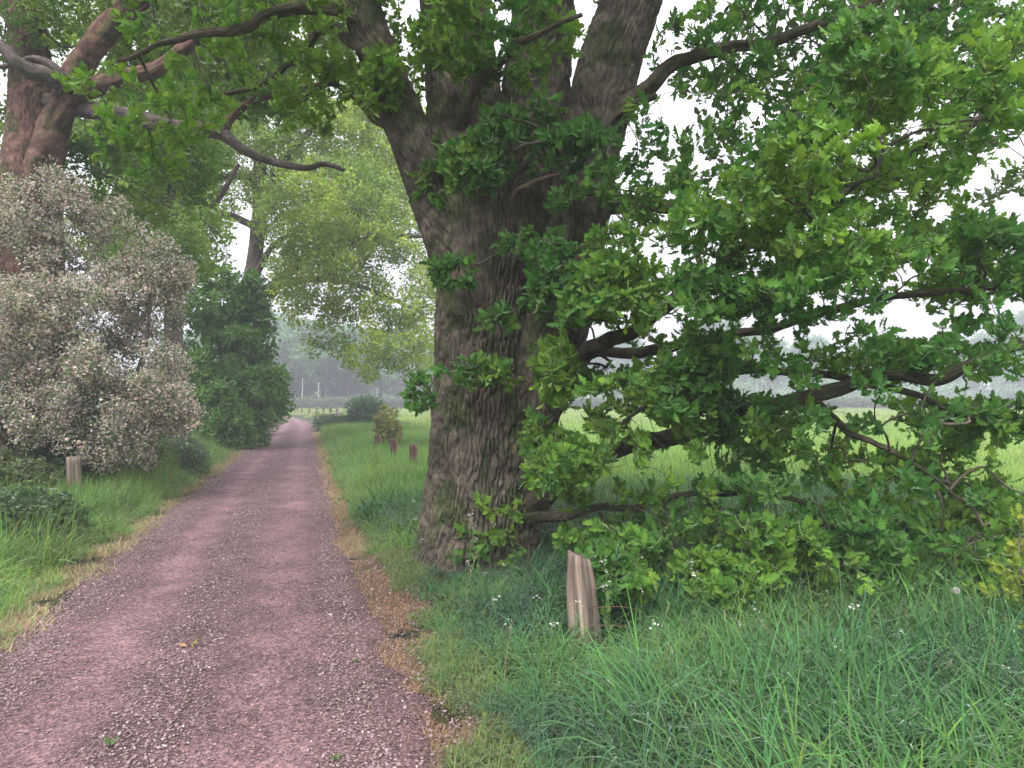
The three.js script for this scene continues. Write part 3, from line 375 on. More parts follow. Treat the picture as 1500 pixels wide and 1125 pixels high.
function shrub(name, label, stems, vols, variants, mat, { seed, gap, per = 3, tips = 0.02, scale = [0.8, 1.3], color, tip = 0.005, up = 0.4, clump = 0 }) {
  const R = rng(seed), s = thing(name, label, 'bush');
  stems.forEach((l, i) => part('stem', limbGeo(l, { sides: 10, step: 0.1, seed: seed + i, knots: 0.15 }), M.greyBark, s));
  const G = grow(stems, scatter(vols, R, gap, clump, 0.5), { bf: 0.3, tip, start: 1 });
  wood(s, G.chains, M.greyBark, { big: 0.03, most: 10, step: 0.2 });
  copies('foliage', variants, mat, foliage(s, G, R, variants, mat, { per, tips, scale, color, up }), s);
  return s;
}
const blossom = sprays(111, 6, { n: 46, spread: 0.17, flat: 0.7, L: 0.04, W: 0.75, colors: [[0.47, 0.415, 0.34], [0.55, 0.495, 0.415], [0.36, 0.305, 0.235], [0.67, 0.62, 0.54], [0.10, 0.15, 0.055], [0.13, 0.2, 0.06], [0.14, 0.19, 0.07], [0.09, 0.12, 0.05], [0.37, 0.30, 0.23]] });
const greenBits = sprays(112, 4, { n: 40, spread: 0.2, flat: 0.8, L: 0.05, W: 0.7 });
shrub('hawthorn_bush', 'tall bush of faded beige blossom beside the lane', HAWTHORN_STEMS, HAWTHORN_VOLUMES, blossom, M.farLeaf, { seed: 113, gap: 0.13, per: 2, clump: 1.9, color: (p, r) => { const k = 0.98 + 0.38 * r(); return [k, k, k]; } });
const broad = sprays(121, 5, { n: 24, spread: 0.34, L: 0.13, W: 0.68, flat: 0.4 });
shrub('hazel_bush', 'dense dark green bush rounding the left edge of the lane', HAZEL_STEMS, HAZEL_VOLUMES, broad, M.leaf, { seed: 122, gap: 0.2, per: 2, clump: 1.25, tips: 0.03, color: (p, r) => mixc([0.06, 0.18, 0.026], [0.17, 0.35, 0.04], 0.5 * r() + 0.5 * vn(p.x * 1.3, p.y * 1.3, p.z * 1.3)) });
function mound(name, label, [x, z], [rx, ry, rz], n, variants, mat, seed, gap, c0, c1, per = 3, tips = 0.03) {
  const y = ground(x, z), stems = [0, 1, 2, 3].map((k) => [[x + (k - 1.5) * 0.06, y - 0.05, z, 0.022], [x + rx * 0.35 * Math.cos(k * 1.6), y + ry * 0.6, z + rz * 0.35 * Math.sin(k * 1.6), 0.016], [x + rx * 0.6 * Math.cos(k * 1.6 + 0.3), y + ry * 1.1, z + rz * 0.6 * Math.sin(k * 1.6 + 0.3), 0.008]]);
  return shrub(name, label, stems, [[x, y + ry * 0.85, z, rx, ry, rz, n]], variants, mat, { seed, gap, per, tips, color: (p, r) => mixc(c0, c1, r()) });
}
const bramble = sprays(131, 4, { n: 22, spread: 0.14, L: 0.055, W: 0.7 });
mound('bramble_mound', 'low dark green bramble mound with small leaves before the wooden post', [-5.6, -7.2], [0.95, 0.3, 0.75], 150, bramble, M.leaf, 132, 0.11, [0.05, 0.12, 0.035], [0.10, 0.18, 0.05]);
mound('bramble_mound', 'olive green bramble tangle around the foot of the wooden post', [-7.35, -9.7], [0.85, 0.4, 0.7], 120, bramble, M.leaf, 133, 0.12, [0.10, 0.17, 0.05], [0.19, 0.24, 0.07]);
mound('elder_bush', 'small green bush at the foot of the beige blossom bush', [-7.0, -12.4], [0.75, 0.75, 0.7], 100, greenBits, M.leaf, 134, 0.16, [0.10, 0.18, 0.05], [0.17, 0.25, 0.06]);
mound('elder_bush', 'grey green leafy bush on the left verge of the lane', [-7.1, -14.3], [0.6, 0.4, 0.6], 80, greenBits, M.leaf, 135, 0.14, [0.12, 0.20, 0.09], [0.18, 0.27, 0.13]);
mound('nettle_patch', 'dark leafy patch under the beige blossom bush', [-6.9, -10.6], [0.6, 0.7, 0.4], 80, greenBits, M.leaf, 140, 0.15, [0.05, 0.12, 0.04], [0.09, 0.17, 0.05]);
mound('lane_shrub', 'olive yellow shrub just past the dark green bush', [-11.6, -31], [1.0, 1.7, 1.2], 130, laneSprays, M.farLeaf, 136, 0.3, [0.15, 0.19, 0.05], [0.26, 0.29, 0.08], 2);
mound('lane_shrub', 'green undergrowth below the spreading lane oak', [-12.4, -27], [1.6, 0.8, 1.6], 120, laneSprays, M.farLeaf, 137, 0.3, [0.08, 0.16, 0.04], [0.15, 0.22, 0.05], 2);
mound('elder_shrub', 'rounded dark green shrub on the fence line by the meadow', [-7.6, -35.5], [0.95, 0.85, 0.9], 120, laneSprays, M.farLeaf, 138, 0.26, [0.045, 0.12, 0.045], [0.08, 0.18, 0.05], 2);
mound('low_shrub', 'low dark shrub hugging the far right edge of the lane', [-9.5, -36], [0.8, 0.32, 0.7], 60, laneSprays, M.farLeaf, 139, 0.24, [0.04, 0.10, 0.03], [0.08, 0.15, 0.04], 2);
const yellowBits = sprays(151, 4, { n: 26, spread: 0.13, L: 0.06, W: 0.6 });
mound('young_shrub', 'straggly yellow green shrub among the meadow fence posts', [-3.55, -19.5], [0.42, 0.75, 0.4], 60, yellowBits, M.leaf, 152, 0.14, [0.22, 0.25, 0.06], [0.32, 0.32, 0.09], 2);
{ // sapling in the long grass with young oak-like leaves
  const R = rng(161), x = 2.95, z = -3.95, y = ground(x, z), s = thing('oak_sapling', 'yellow green oak sapling standing alone in the long grass', 'sapling');
  const stems = [[[x, y - 0.03, z, 0.012], [x + 0.03, y + 0.3, z, 0.009], [x - 0.04, y + 0.62, z + 0.03, 0.006], [x, y + 0.85, z, 0.004]]];
  part('stem', limbGeo(stems[0], { sides: 8, step: 0.05 }), M.greyBark, s);
  const G = grow(stems, scatter([[x + 0.05, y + 0.42, z, 0.22, 0.36, 0.2, 42], [x + 0.12, y + 0.72, z, 0.16, 0.2, 0.16, 18]], R, 0.06), { tip: 0.002 });
  wood(s, G.chains, M.greyBark, { most: 0, step: 0.05 });
  copies('foliage', rosettes.map((r) => r.geo), M.leaf, foliage(s, G, R, rosettes, M.leaf, { per: 2, tips: 0.02, scale: [0.45, 0.75], color: (p, r) => mixc([0.23, 0.34, 0.03], [0.36, 0.44, 0.04], r()) }), s);
}

// ------------------------------------------------------------------ far side of the meadow: hedge and trees in the haze
const farSprays = sprays(171, 4, { n: 44, spread: 0.95, L: 0.4, W: 0.7, flat: 0.8 });
function farTree(name, label, seed, h, w, c0, c1) {
  const R = rng(seed), t = thing(name, label, 'tree', [0, 0, 0], 'trees beyond the meadow'), trunk = [[0, -0.2, 0, 0.5], [0.1, h * 0.15, 0, 0.4], [0, h * 0.35, 0.1, 0.34], [0.2, h * 0.6, 0, 0.22], [0, h * 0.88, 0, 0.08]];
  part('trunk', limbGeo(trunk, { sides: 10, step: 0.5, seed, knots: 0.1 }), M.greyBark, t);
  const limbs = []; for (let k = 0; k < 6; k++) { const a = k * 1.05 + R(), y = h * (0.24 + 0.08 * k); limbs.push([[0, y, 0, 0.2], [Math.cos(a) * w * 0.25, y + h * 0.07, Math.sin(a) * w * 0.25, 0.14], [Math.cos(a) * w * 0.42, y + h * 0.16, Math.sin(a) * w * 0.42, 0.07]]); }
  limbs.forEach((l, i) => part('bough', limbGeo(l, { sides: 7, step: 0.5, seed: seed + i }), M.greyBark, t));
  const vols = []; for (let k = 0; k < 9; k++) { const a = k * 2.4, rr = w * (0.16 + 0.2 * R()), y = h * (0.36 + 0.5 * (k / 8)); vols.push([Math.cos(a) * rr * (k > 6 ? 0.4 : 1), y, Math.sin(a) * rr * (k > 6 ? 0.4 : 1), w * 0.24, h * 0.12, w * 0.24, 26]); }
  const G = grow([trunk, ...limbs], scatter(vols, R, 0.7), { tip: 0.02, start: 12 });
  wood(t, G.chains, M.greyBark, { most: 0, step: 0.8, sides: [5, 4, 3] });
  copies('foliage', farSprays, M.farLeaf, foliage(t, G, R, farSprays, M.farLeaf, { per: 2, tips: 0.2, scale: [0.8, 1.3], color: (p, r) => mixc(c0, c1, r()) }), t);
  return t;
}
{
  const a = farTree('far_oak', 'broad hazy oak with a bare lower trunk at the end of the lane', 181, 13.5, 15, [0.07, 0.2, 0.06], [0.13, 0.3, 0.09]);
  const b = farTree('far_tree', 'tall hazy tree in the row beyond the hedge', 182, 17, 12, [0.07, 0.24, 0.075], [0.13, 0.34, 0.11]);
  const c = farTree('far_birch', 'narrow pale hazy tree beside the broad far oak', 183, 12, 7, [0.10, 0.22, 0.06], [0.17, 0.3, 0.09]);
  const R = rng(184);
  a.position.set(-31.5, 0, -103); b.position.set(-44, 0, -118); c.position.set(-27.5, 0, -112);
  dup(a, [-25, 0, -104], 2.1, 0.95, 'second broad hazy oak just right of the bare trunked far oak');
  dup(c, [-37.5, 0, -108], 1, 1);
  for (let k = 0; k < 9; k++) dup(k % 2 ? b : c, [-50 + k * 5.2 + R() * 2, 0, -112 - R() * 12], R() * 6.28, 0.6 + 0.3 * R(), 'tall hazy tree in the row beyond the hedge');
  for (let k = 0; k < 26; k++) { const x = -72 + k * 8.2 + (R() - 0.5) * 4, z = -132 - R() * 22; const y = dup(k % 3 === 1 ? c : b, [x, 0, z], R() * 6.28, 0.75 + 0.45 * R(), 'tall hazy tree in the row beyond the hedge'); y.userData.group = 'trees beyond the meadow'; y.scale.x *= 1.15; }
  for (const o of [c]) o.userData.label = 'tall hazy tree in the row beyond the hedge';
  scene.children.forEach((o) => { if (/^far_birch/.test(o.name)) o.userData.label = 'narrow hazy tree in the row beyond the hedge'; });
}
{ // undergrowth closing the gaps between the far trunks
  const R = rng(195), list = [], g = thing('far_thicket', 'hazy undergrowth below the far row of trees', 'thicket'); g.userData.kind = 'stuff';
  for (let k = 0; k < 1700; k++) { const x = -85 + 230 * R(), z = -118 - 40 * R(); list.push({ m: place(new V3(x, 0.2 + R() ** 1.4 * 5 * (0.5 + vn(x * 0.2, z * 0.1)), z), new V3(R() - 0.5, 0.8, R() - 0.5).normalize(), R() * 6, 0.9 + 0.7 * R()), c: mixc([0.08, 0.24, 0.07], [0.16, 0.34, 0.11], R()), k: k % 4 }); }
  copies('foliage', farSprays, M.farLeaf, list, g);
}
{ // hedges at the end of the meadow
  const hs = sprays(191, 4, { n: 44, spread: 0.45, L: 0.2, W: 0.7, flat: 1 });
  for (const [x0, x1, z, h, label, seed, top] of [[-36, -13, -92, 1.35, 'clipped grey green hedge across the end of the lane', 192, 0.2], [-14, 70, -96, 1.3, 'long pale hedge along the far side of the meadow', 193, 0.45]]) {
    const R = rng(seed), g = thing('hedge', label, 'hedge'), list = [], stems = [];
    for (let k = 0; k < (x1 - x0) * 26; k++) { const x = lerp(x0, x1, R()), p = new V3(x, 0.15 + h * Math.sqrt(R()) * (0.9 + top * 0.3 * vn(x * 0.8, 2)), z + (R() - 0.5) * 1.3); list.push({ m: place(p, new V3(R() - 0.5, 0.7, R() - 0.5).normalize(), R() * 6, 0.7 + 0.5 * R()), c: mixc([0.07, 0.13, 0.045], [0.14, 0.2, 0.07], R()), k: k % 4 }); }
    for (let x = x0; x < x1; x += 0.7) stems.push(limbGeo([[x, -0.05, z, 0.04], [x + 0.1, h * 0.5, z + 0.1, 0.03], [x, h * 0.9, z, 0.015]], { sides: 5, step: 0.3 }));
    const m = part('stems', mergeGeometries(stems), M.greyBark, g); m.userData.kind = 'stuff';
    copies('foliage', hs, M.farLeaf, list, g);
  }
}

// ------------------------------------------------------------------ grass
function tuft(seed, n, { r, h, w, droop, lean = 0.25, seg = 4, tones }) {
  const R = rng(seed), mb = new MB();
  for (let i = 0; i < n; i++) {
    const a = R() * 6.283, q = r * Math.sqrt(R()), bx = Math.cos(a) * q, bz = Math.sin(a) * q, L = h * (0.45 + 0.75 * R()), W = w * (0.6 + 0.7 * R()), az = R() * 6.283, dx = Math.cos(az), dz = Math.sin(az), c = tones[Math.floor(R() * tones.length)].map((x) => x * (0.8 + 0.4 * R())), dr = droop * (0.3 + 1.1 * R()), l0 = lean * (0.2 + R()), tw = (R() - 0.5) * 1.2;
    let x = bx, y = 0, z = bz, ang = l0; let prev = null;
    for (let s = 0; s <= seg; s++) { const t = s / seg, ww = W * (1 - t ** 1.8) * (s === 0 ? 0.8 : 1), sa = az + Math.PI / 2 + tw * t, ex = Math.cos(sa) * ww / 2, ez = Math.sin(sa) * ww / 2; const row = s === seg ? [mb.v(x, y, z, c)] : [mb.v(x - ex, y, z - ez, c), mb.v(x + ex, y, z + ez, c)];
      if (prev) { if (row.length === 2) { mb.t(prev[0], prev[1], row[0]); mb.t(prev[1], row[1], row[0]); } else mb.t(prev[0], prev[1], row[0]); }
      prev = row; ang += dr / seg * (0.5 + t); x += Math.sin(ang) * dx * L / seg; z += Math.sin(ang) * dz * L / seg; y += Math.cos(ang) * L / seg; }
  }
  return mb.geo();
}
const G1 = [[0.85, 1, 0.8], [1, 1, 1], [1.2, 1.08, 0.9], [0.8, 0.95, 1.2], [0.95, 1.1, 0.9]];
const tileOf = (seed, side, count, blades, opt, calm = 0.35) => { // a square of turf: tufts with their own tone, height and lean, joined
  const R = rng(seed), geos = [];
  for (let i = 0; i < count; i++) { const g = tuft(seed * 31 + i, blades, opt), k = 1 - calm + 2 * calm * R(), w = (R() - 0.5) * 0.3, col = g.attributes.color; for (let j = 0; j < col.count; j++) col.setXYZ(j, col.getX(j) * k * (1 + w), col.getY(j) * k, col.getZ(j) * k * (1 - w)); const s = 0.7 + 0.65 * R(); g.scale(1, s, 1); g.applyMatrix4(place(new V3((R() - 0.5) * side, 0, (R() - 0.5) * side), new V3((R() - 0.5) * 0.7, 1, (R() - 0.5) * 0.7).normalize(), R() * 6.28, 1)); geos.push(g); }
  return mergeGeometries(geos);
};
const four = [0, 1, 2, 3, 4];
const longTufts = [0, 1, 2].map((k) => tileOf(201 + k, 1.15, 150, 25, { r: 0.11, h: 0.46, w: 0.0095, droop: 2.2, lean: 0.6, seg: 5, tones: G1 }));
const edgeTufts = four.map((k) => tileOf(211 + k, 0.3, 7, 28, { r: 0.10, h: 0.34, w: 0.008, droop: 1.9, lean: 0.6, seg: 4, tones: G1 }));
const verge = [0, 1, 2].map((k) => tileOf(221 + k, 1.1, 80, 28, { r: 0.13, h: 0.40, w: 0.0085, droop: 1.0, lean: 0.4, seg: 4, tones: G1 }));
const field = four.map((k) => tileOf(231 + k, 1.7, 26, 44, { r: 0.3, h: 0.27, w: 0.016, droop: 0.7, lean: 0.35, seg: 2, tones: G1 }));
const farField = four.map((k) => tileOf(241 + k, 5, 26, 60, { r: 0.8, h: 0.28, w: 0.045, droop: 0.6, lean: 0.4, seg: 2, tones: G1 }));
const shortTufts = [0, 1, 2].map((k) => tuft(251 + k, 40, { r: 0.09, h: 0.12, w: 0.005, droop: 1.3, lean: 0.9, seg: 3, tones: G1 }));
function sow(name, label, variants, n, seed, pick, color, scale, mat = M.grass, tilt = 0.3) {
  const R = rng(seed), list = [];
  for (let i = 0; i < n; i++) { const e = pick(R); if (!e) continue; const [x, z] = e, wa = vn(x * 0.7, z * 0.7, 3) * 9, ax = new V3(Math.cos(wa) * tilt * R(), 1, Math.sin(wa) * tilt * R()).normalize(); list.push({ m: place(new V3(x, ground(x, z) - 0.03, z), ax, R() * 6.283, lerp(scale[0], scale[1], R()) * (e[2] ?? 1)), c: color(x, z, R), k: Math.floor(R() * variants.length) }); }
  const g = thing(name, label, 'grass'); g.userData.kind = 'stuff'; copies('blades', variants, mat, list, g); return list.length;
}
const offTrunk = (x, z, k = 0.66) => Math.hypot(x + 0.33, z + 6.7) > k;
const deep = [0.05, 0.15, 0.045], fresh = [0.12, 0.255, 0.042], blue = [0.075, 0.185, 0.08];
const turf = (name, label, variants, side, [d0, d1], seed, pick, color, scale, tilt = 0.1) => {  // tiles on a jittered grid
  const cells = []; for (let d = d0; d < d1; d += side) for (let x = -70; x < 90; x += side) if (x > -d - 8 && x < d + 8) cells.push([x, d]);
  let i = 0; return sow(name, label, variants, cells.length, seed, (R) => { const [cx, cd] = cells[i++]; return pick(cx + (R() - 0.5) * side * 0.5, -(cd + (R() - 0.5) * side * 0.5), R); }, color, scale, M.grass, tilt);
};
const longTone = (x, z, R) => mixc(mixc(deep, blue, sstep(vn(x * 0.9, z * 0.9, 7), 0.5, 0.9) * 0.45), fresh, sstep(vn(x * 1.3 + 40, z * 1.3), 0.3, 0.85)).map((q) => q * (0.84 + 0.3 * R()));
const vergeTone = (x, z, R) => mixc([0.115, 0.235, 0.04], [0.24, 0.37, 0.065], 0.7 * vn(x * 0.8, z * 0.8) + 0.3 * R());
turf('long_grass', 'long drooping green grass under the great oak', longTufts, 0.85, [1.9, 10.5], 301, (x, z) => { const s = across(x, z); return s > 2.35 && s < 9.5 && x < 0.92 * -z + 1.2 && offTrunk(x, z, 1.15) && (-z < 9 || s > 3) ? [x, z, 0.82 + 0.45 * vn(x * 1.4, z * 1.4)] : null; }, longTone, [0.95, 1.2]);
turf('long_grass', 'ragged long grass between the lane edge and the great oak', edgeTufts, 0.22, [1.9, 10.5], 311, (x, z) => { const s = across(x, z) + edgeWobble(z, 1) * 1.5, t = Math.hypot(x + 0.33, z + 6.7); return ((s > 1.58 && s < 2.5 && x < -z) || (t > 0.72 && t < 1.5 && s > 1.5)) && offTrunk(x, z, 0.72) ? [x, z, (0.6 + 0.4 * sstep(s, 1.5, 2.2)) * (t < 1.5 ? 0.6 : 1)] : null; }, longTone, [0.8, 1.2]);
turf('verge_grass', 'bright green grass along both verges of the lane', verge, 0.8, [3.0, 50], 302, (x, z, R) => { const s = across(x, z), a = Math.abs(s), d = -z; if (a < 2.1 || (s < 0 ? a > (d < 13 ? 7 : 4.0) : a > 5.6) || (s > 0 && (d < 8.5 || (d < 10.5 && x > -1.3)))) return null; return [x, z, (s < 0 && d < 14 ? 1.15 : 1) * (0.75 + 0.55 * vn(x * 0.9, z * 0.9))]; }, vergeTone, [0.85, 1.15]);
turf('verge_grass', 'ragged bright grass bordering the straw edges of the lane', edgeTufts, 0.24, [3.0, 30], 312, (x, z, R) => { const s = across(x, z), a = Math.abs(s) + 1.2 * edgeWobble(z, Math.sign(s)), d = -z; if (a < 1.4 || a > 2.2 || (s > 0 && d < 7)) return null; return [x, z, 0.62 + 0.5 * sstep(a, 1.4, 2.1)]; }, vergeTone, [0.8, 1.3]);
turf('meadow_grass', 'pale bright green meadow grass behind the great oak', field, 1.3, [8, 42], 304, (x, z) => (across(x, z) > 5 && x < -z * 0.88 + 2 ? [x, z] : null), (x, z, R) => mixc([0.22, 0.36, 0.06], [0.34, 0.47, 0.09], 0.7 * vn(x * 0.25, z * 0.25) + 0.3 * R()), [0.85, 1.15], 0);
turf('far_meadow_grass', 'pale far meadow grass up to the hedge', farField, 3.6, [42, 96], 305, (x, z) => (across(x, z) > 4.6 && x < -z * 0.88 ? [x, z] : null), (x, z, R) => mixc([0.25, 0.37, 0.08], [0.38, 0.46, 0.115], 0.7 * vn(x * 0.1, z * 0.1) + 0.3 * R()), [0.85, 1.1], 0);
sow('edge_grass', 'short sparse grass creeping onto the right edge of the lane', shortTufts, 2000, 306, (R) => { const d = 2.3 + 14 * R() ** 1.6, z = -d, s = 1.42 + 0.3 * R(), x = laneX(d) + s * 1.045 - edgeWobble(z, 1); return vn(x * 3, z * 3) > 0.5 + (s < 1.5 ? 0.2 : 0) ? [x, z] : null; }, (x, z, R) => mixc([0.11, 0.19, 0.04], [0.22, 0.27, 0.06], R()), [0.7, 1.4]);
const straw = [[0.40, 0.31, 0.17], [0.46, 0.36, 0.21], [0.30, 0.23, 0.13], [0.22, 0.26, 0.09], [0.17, 0.25, 0.07]];
const strawTufts = [0, 1, 2].map((k) => tuft(261 + k, 46, { r: 0.10, h: 0.11, w: 0.0045, droop: 1.2, lean: 1.35, seg: 3, tones: straw }));
sow('straw_strip', 'dry yellow straw along the left edge of the lane', strawTufts, 3600, 307, (R) => { const d = 2.6 + 30 * R() ** 1.5, z = -d, s = -(1.04 + 0.42 * R()), x = laneX(d) + s * 1.045; return vn(x * 2.2, z * 2.2, 6) > 0.3 + 0.35 * Math.abs(-s - 1.25) / 0.35 * (0.5 + R()) * 0.6 ? [x, z, d > 12 ? 1.3 : 1] : null; }, (x, z, R) => { const k = 0.8 + 0.5 * R(); return [k, k, k]; }, [0.7, 1.3], M.dry, 0.1);
sow('straw_strip', 'pale dry straw along the far right edge of the lane', strawTufts, 1500, 308, (R) => { const d = 7 + 26 * R() ** 1.3, z = -d, s = 1.08 + 0.3 * R(), x = laneX(d) + s * 1.045; return [x, z, d > 12 ? 1.3 : 1]; }, (x, z, R) => { const k = 0.8 + 0.5 * R(); return [k * 1.05, k * 0.92, k]; }, [0.7, 1.2], M.dry, 0.1);
const rust = [[0.37, 0.215, 0.12], [0.29, 0.165, 0.10], [0.44, 0.28, 0.16], [0.22, 0.14, 0.095], [0.18, 0.12, 0.09], [0.16, 0.17, 0.06]];
const litter = [0, 1, 2].map((k) => tuft(271 + k, 40, { r: 0.075, h: 0.045, w: 0.004, droop: 1.5, lean: 1.5, seg: 2, tones: rust }));
sow('catkin_litter', 'orange brown dry catkin litter on the right edge of the lane', litter, 8500, 309, (R) => { const d = 2.4 + 8 * R() ** 1.4, z = -d, s = 0.82 + 0.78 * R(), x = laneX(d) + s * 1.045 - edgeWobble(z, 1); return 0.6 * vn(x * 2.6, z * 2.6, 2) + 0.4 * vn(x * 8, z * 8, 5) > 0.60 - 0.24 * sstep(s, 0.85, 1.15) ? [x, z] : null; }, (x, z, R) => { const k = 0.75 + 0.5 * R(); return [k, k, k]; }, [0.7, 1.4], M.dry, 0.1);

// ------------------------------------------------------------------ fence posts
function post(name, label, x, z, h, r, mat, lean, group, ragged = false, seed = 1) {
  const y = ground(x, z), t = thing(name, label, 'fence post', [x, y, z], group), n = 18, mb = { p: [], uv: [], ix: [] }, rows = 14;
  for (let j = 0; j <= rows; j++) for (let i = 0; i <= n; i++) { const a = ((i % n) / n) * Math.PI * 2, v = j / rows, cs = Math.cos(a), sn = Math.sin(a); let rr = r * (1.06 - 0.1 * v) * (1 + 0.12 * (vn(cs * 2 + 4, sn * 2 + seed, v * 1.5) - 0.5) + 0.07 * (vn(cs * 6 + 4, sn * 6 + seed, v * 0.6) - 0.5)); let yy = v * (h + 0.25) - 0.25; if (ragged && v > 0.7) { const k = (v - 0.7) / 0.3; rr *= 1 - 0.3 * k * (0.6 + 0.8 * vn(cs * 3, sn * 3, seed)); yy -= k * h * 0.16 * (0.45 * cs + 0.4 + vn(cs * 4, sn * 4, 8) * 0.9) * 0.5; } mb.p.push(cs * rr + lean[0] * yy, yy, sn * rr + lean[1] * yy); mb.uv.push((i / n) * 0.8, v * h * 0.9); }
  for (let j = 0; j < rows; j++) for (let i = 0; i < n; i++) { const a = j * (n + 1) + i; mb.ix.push(a, a + n + 1, a + 1, a + 1, a + n + 1, a + n + 2); }
  const c = mb.p.length / 3; mb.p.push(lean[0] * h, h + 0.008 - (ragged ? h * 0.1 : 0), lean[1] * h); mb.uv.push(0.4, 0.4); for (let i = 0; i < n; i++) mb.ix.push(rows * (n + 1) + i, c, rows * (n + 1) + i + 1);
  const g = new THREE.BufferGeometry(); g.setAttribute('position', new THREE.Float32BufferAttribute(mb.p, 3)); g.setAttribute('uv', new THREE.Float32BufferAttribute(mb.uv, 2)); g.setIndex(mb.ix); g.computeVertexNormals();
  part('shaft', g, mat, t); return t;
}
const front = post('fence_post', 'weathered split fence post with rusty wire in front of the great oak', 0.465, -4.36, 0.60, 0.10, M.post, [-0.07, 0.02], undefined, true, 3);
for (const [y, sag] of [[0.24, 0.02], [0.12, 0.035]]) { // wire wrapped round the post, with a loose end
  const pts = []; for (let i = 0; i <= 26; i++) { const a = (i / 26) * Math.PI * 2.3 + 0.4; pts.push(new V3(Math.cos(a) * 0.098 - 0.05 * y, y + 0.012 * Math.sin(a * 1.5) + sag * (i / 26), Math.sin(a) * 0.098 + 0.02 * y)); } pts.push(new V3(0.22, y + 0.03, 0.14), new V3(0.36, y - 0.02, 0.1));
  part('wire', new THREE.TubeGeometry(new THREE.CatmullRomCurve3(pts), 80, 0.0028, 5), M.wire, front).add(...[3, 11, 19].map((k) => { const b = shade(new THREE.Mesh(new THREE.TubeGeometry(new THREE.CatmullRomCurve3([pts[k].clone().multiply(new V3(0.98, 1, 0.98)).add(new V3(0, -0.012, 0)), pts[k].clone(), pts[k].clone().multiply(new V3(1.25, 1, 1.25)).add(new V3(0, 0.014, 0))]), 6, 0.0018, 4), M.wire)); b.name = 'barb'; return b; }));
}
post('fence_post', 'squat round wooden post in the grass before the blossom bush', -6.38, -9.95, 0.72, 0.098, M.post, [0.0, 0.02], undefined, false, 5);
for (const [x, z, h] of [[-2.0, -13.9, 0.64], [-2.8, -16.2, 0.62], [-3.63, -18.5, 0.6]]) post('fence_post', 'reddish brown round post in the row along the meadow edge', x, z, h, 0.085, M.redPost, [0.01 * (z % 3), 0.02], 'posts along the meadow edge', false, z);
for (let k = 0; k < 9; k++) { const d = 50 + k * 4.6; post('far_fence_post', 'small far fence post beside the end of the lane', laneX(d) + 3.4 + 0.02 * k, -d, 0.85, 0.10, M.redPost, [0.03 * Math.sin(k * 3), 0], 'far fence posts', false, k); }

// ------------------------------------------------------------------ poles and board at the end of the lane
M.pole = new THREE.MeshStandardMaterial({ color: rgb(0.42, 0.46, 0.42), roughness: 0.7 });
function pole(label, x, z, h, lean, r = 0.09) { const t = thing('white_pole', label, 'pole', [x, 0, z]); part('shaft', limbGeo([[0, -0.2, 0, r], [lean * 0.5, h * 0.5, 0, r * 0.95], [lean, h, 0, r * 0.85]], { sides: 10, step: 0.3, knots: 0.01 }), M.pole, t); return t; }
{ const p = pole('leaning white pole beside a small white board at the lane end', -33.2, -97, 4.2, 0.6); part('crossbar', limbGeo([[0.25, 4.05, 0, 0.05], [0.6, 4.1, 0, 0.05], [0.95, 4.12, 0, 0.05]], { sides: 6, step: 0.2 }), M.white, p); }
pole('upright thin white pole left of the broad far oak trunk', -30.0, -97.5, 4.6, 0.1, 0.07); pole('upright thin white pole right of the broad far oak trunk', -27.8, -98, 4.0, 0.05, 0.08);
{ const t = thing('white_board', 'small white board standing at the far end of the lane', 'sign', [-33.7, 0, -96.5]), b = new THREE.BoxGeometry(0.75, 0.6, 0.08); b.translate(0, 0.75, 0); part('panel', b, M.white, t); for (const s of [-0.28, 0.28]) { const l = new THREE.CylinderGeometry(0.03, 0.03, 0.75, 8); l.translate(s, 0.2, -0.07); part('leg', l, M.white, t); } }

// ------------------------------------------------------------------ flowers and small things
const petalGeo = (() => { const mb = new MB(); for (let k = 0; k < 4; k++) plainLeaf(mb, leafPose(k * 1.57, 1.2, 0), 0.008, 0.007, 0.2, 0.3, [1, 1, 1]); return mb.geo(); })();
function flowerPlant(seed, h, heads) { const R = rng(seed), g = new THREE.Group(); part('stem', limbGeo([[0, -0.03, 0, 0.0022], [0.02, h * 0.5, 0.01, 0.002], [0.01, h, 0.02, 0.0014]], { sides: 5, step: 0.06 }), M.stem, g); const geos = []; for (let k = 0; k < heads; k++) { const q = petalGeo.clone(), s = 0.6 + 0.55 * R(); q.scale(s, s, s); q.rotateX((R() - 0.5) * 1.6); q.rotateZ((R() - 0.5) * 1.6); q.translate(0.01 + (R() - 0.5) * 0.045, h + (R() - 0.6) * 0.05, 0.02 + (R() - 0.5) * 0.045); geos.push(q); } part('flower_head', mergeGeometries(geos), M.petal, g); const mb = new MB(); for (let k = 0; k < 4; k++) plainLeaf(mb, leafPose(R() * 6, 1.0, 0, new V3(0.01, h * (0.35 + 0.12 * k), 0.01)), 0.04, 0.025, 0.3, 0.5, [0.10, 0.2, 0.05]); part('stem_leaves', mb.geo(), M.leaf, g); return g; }
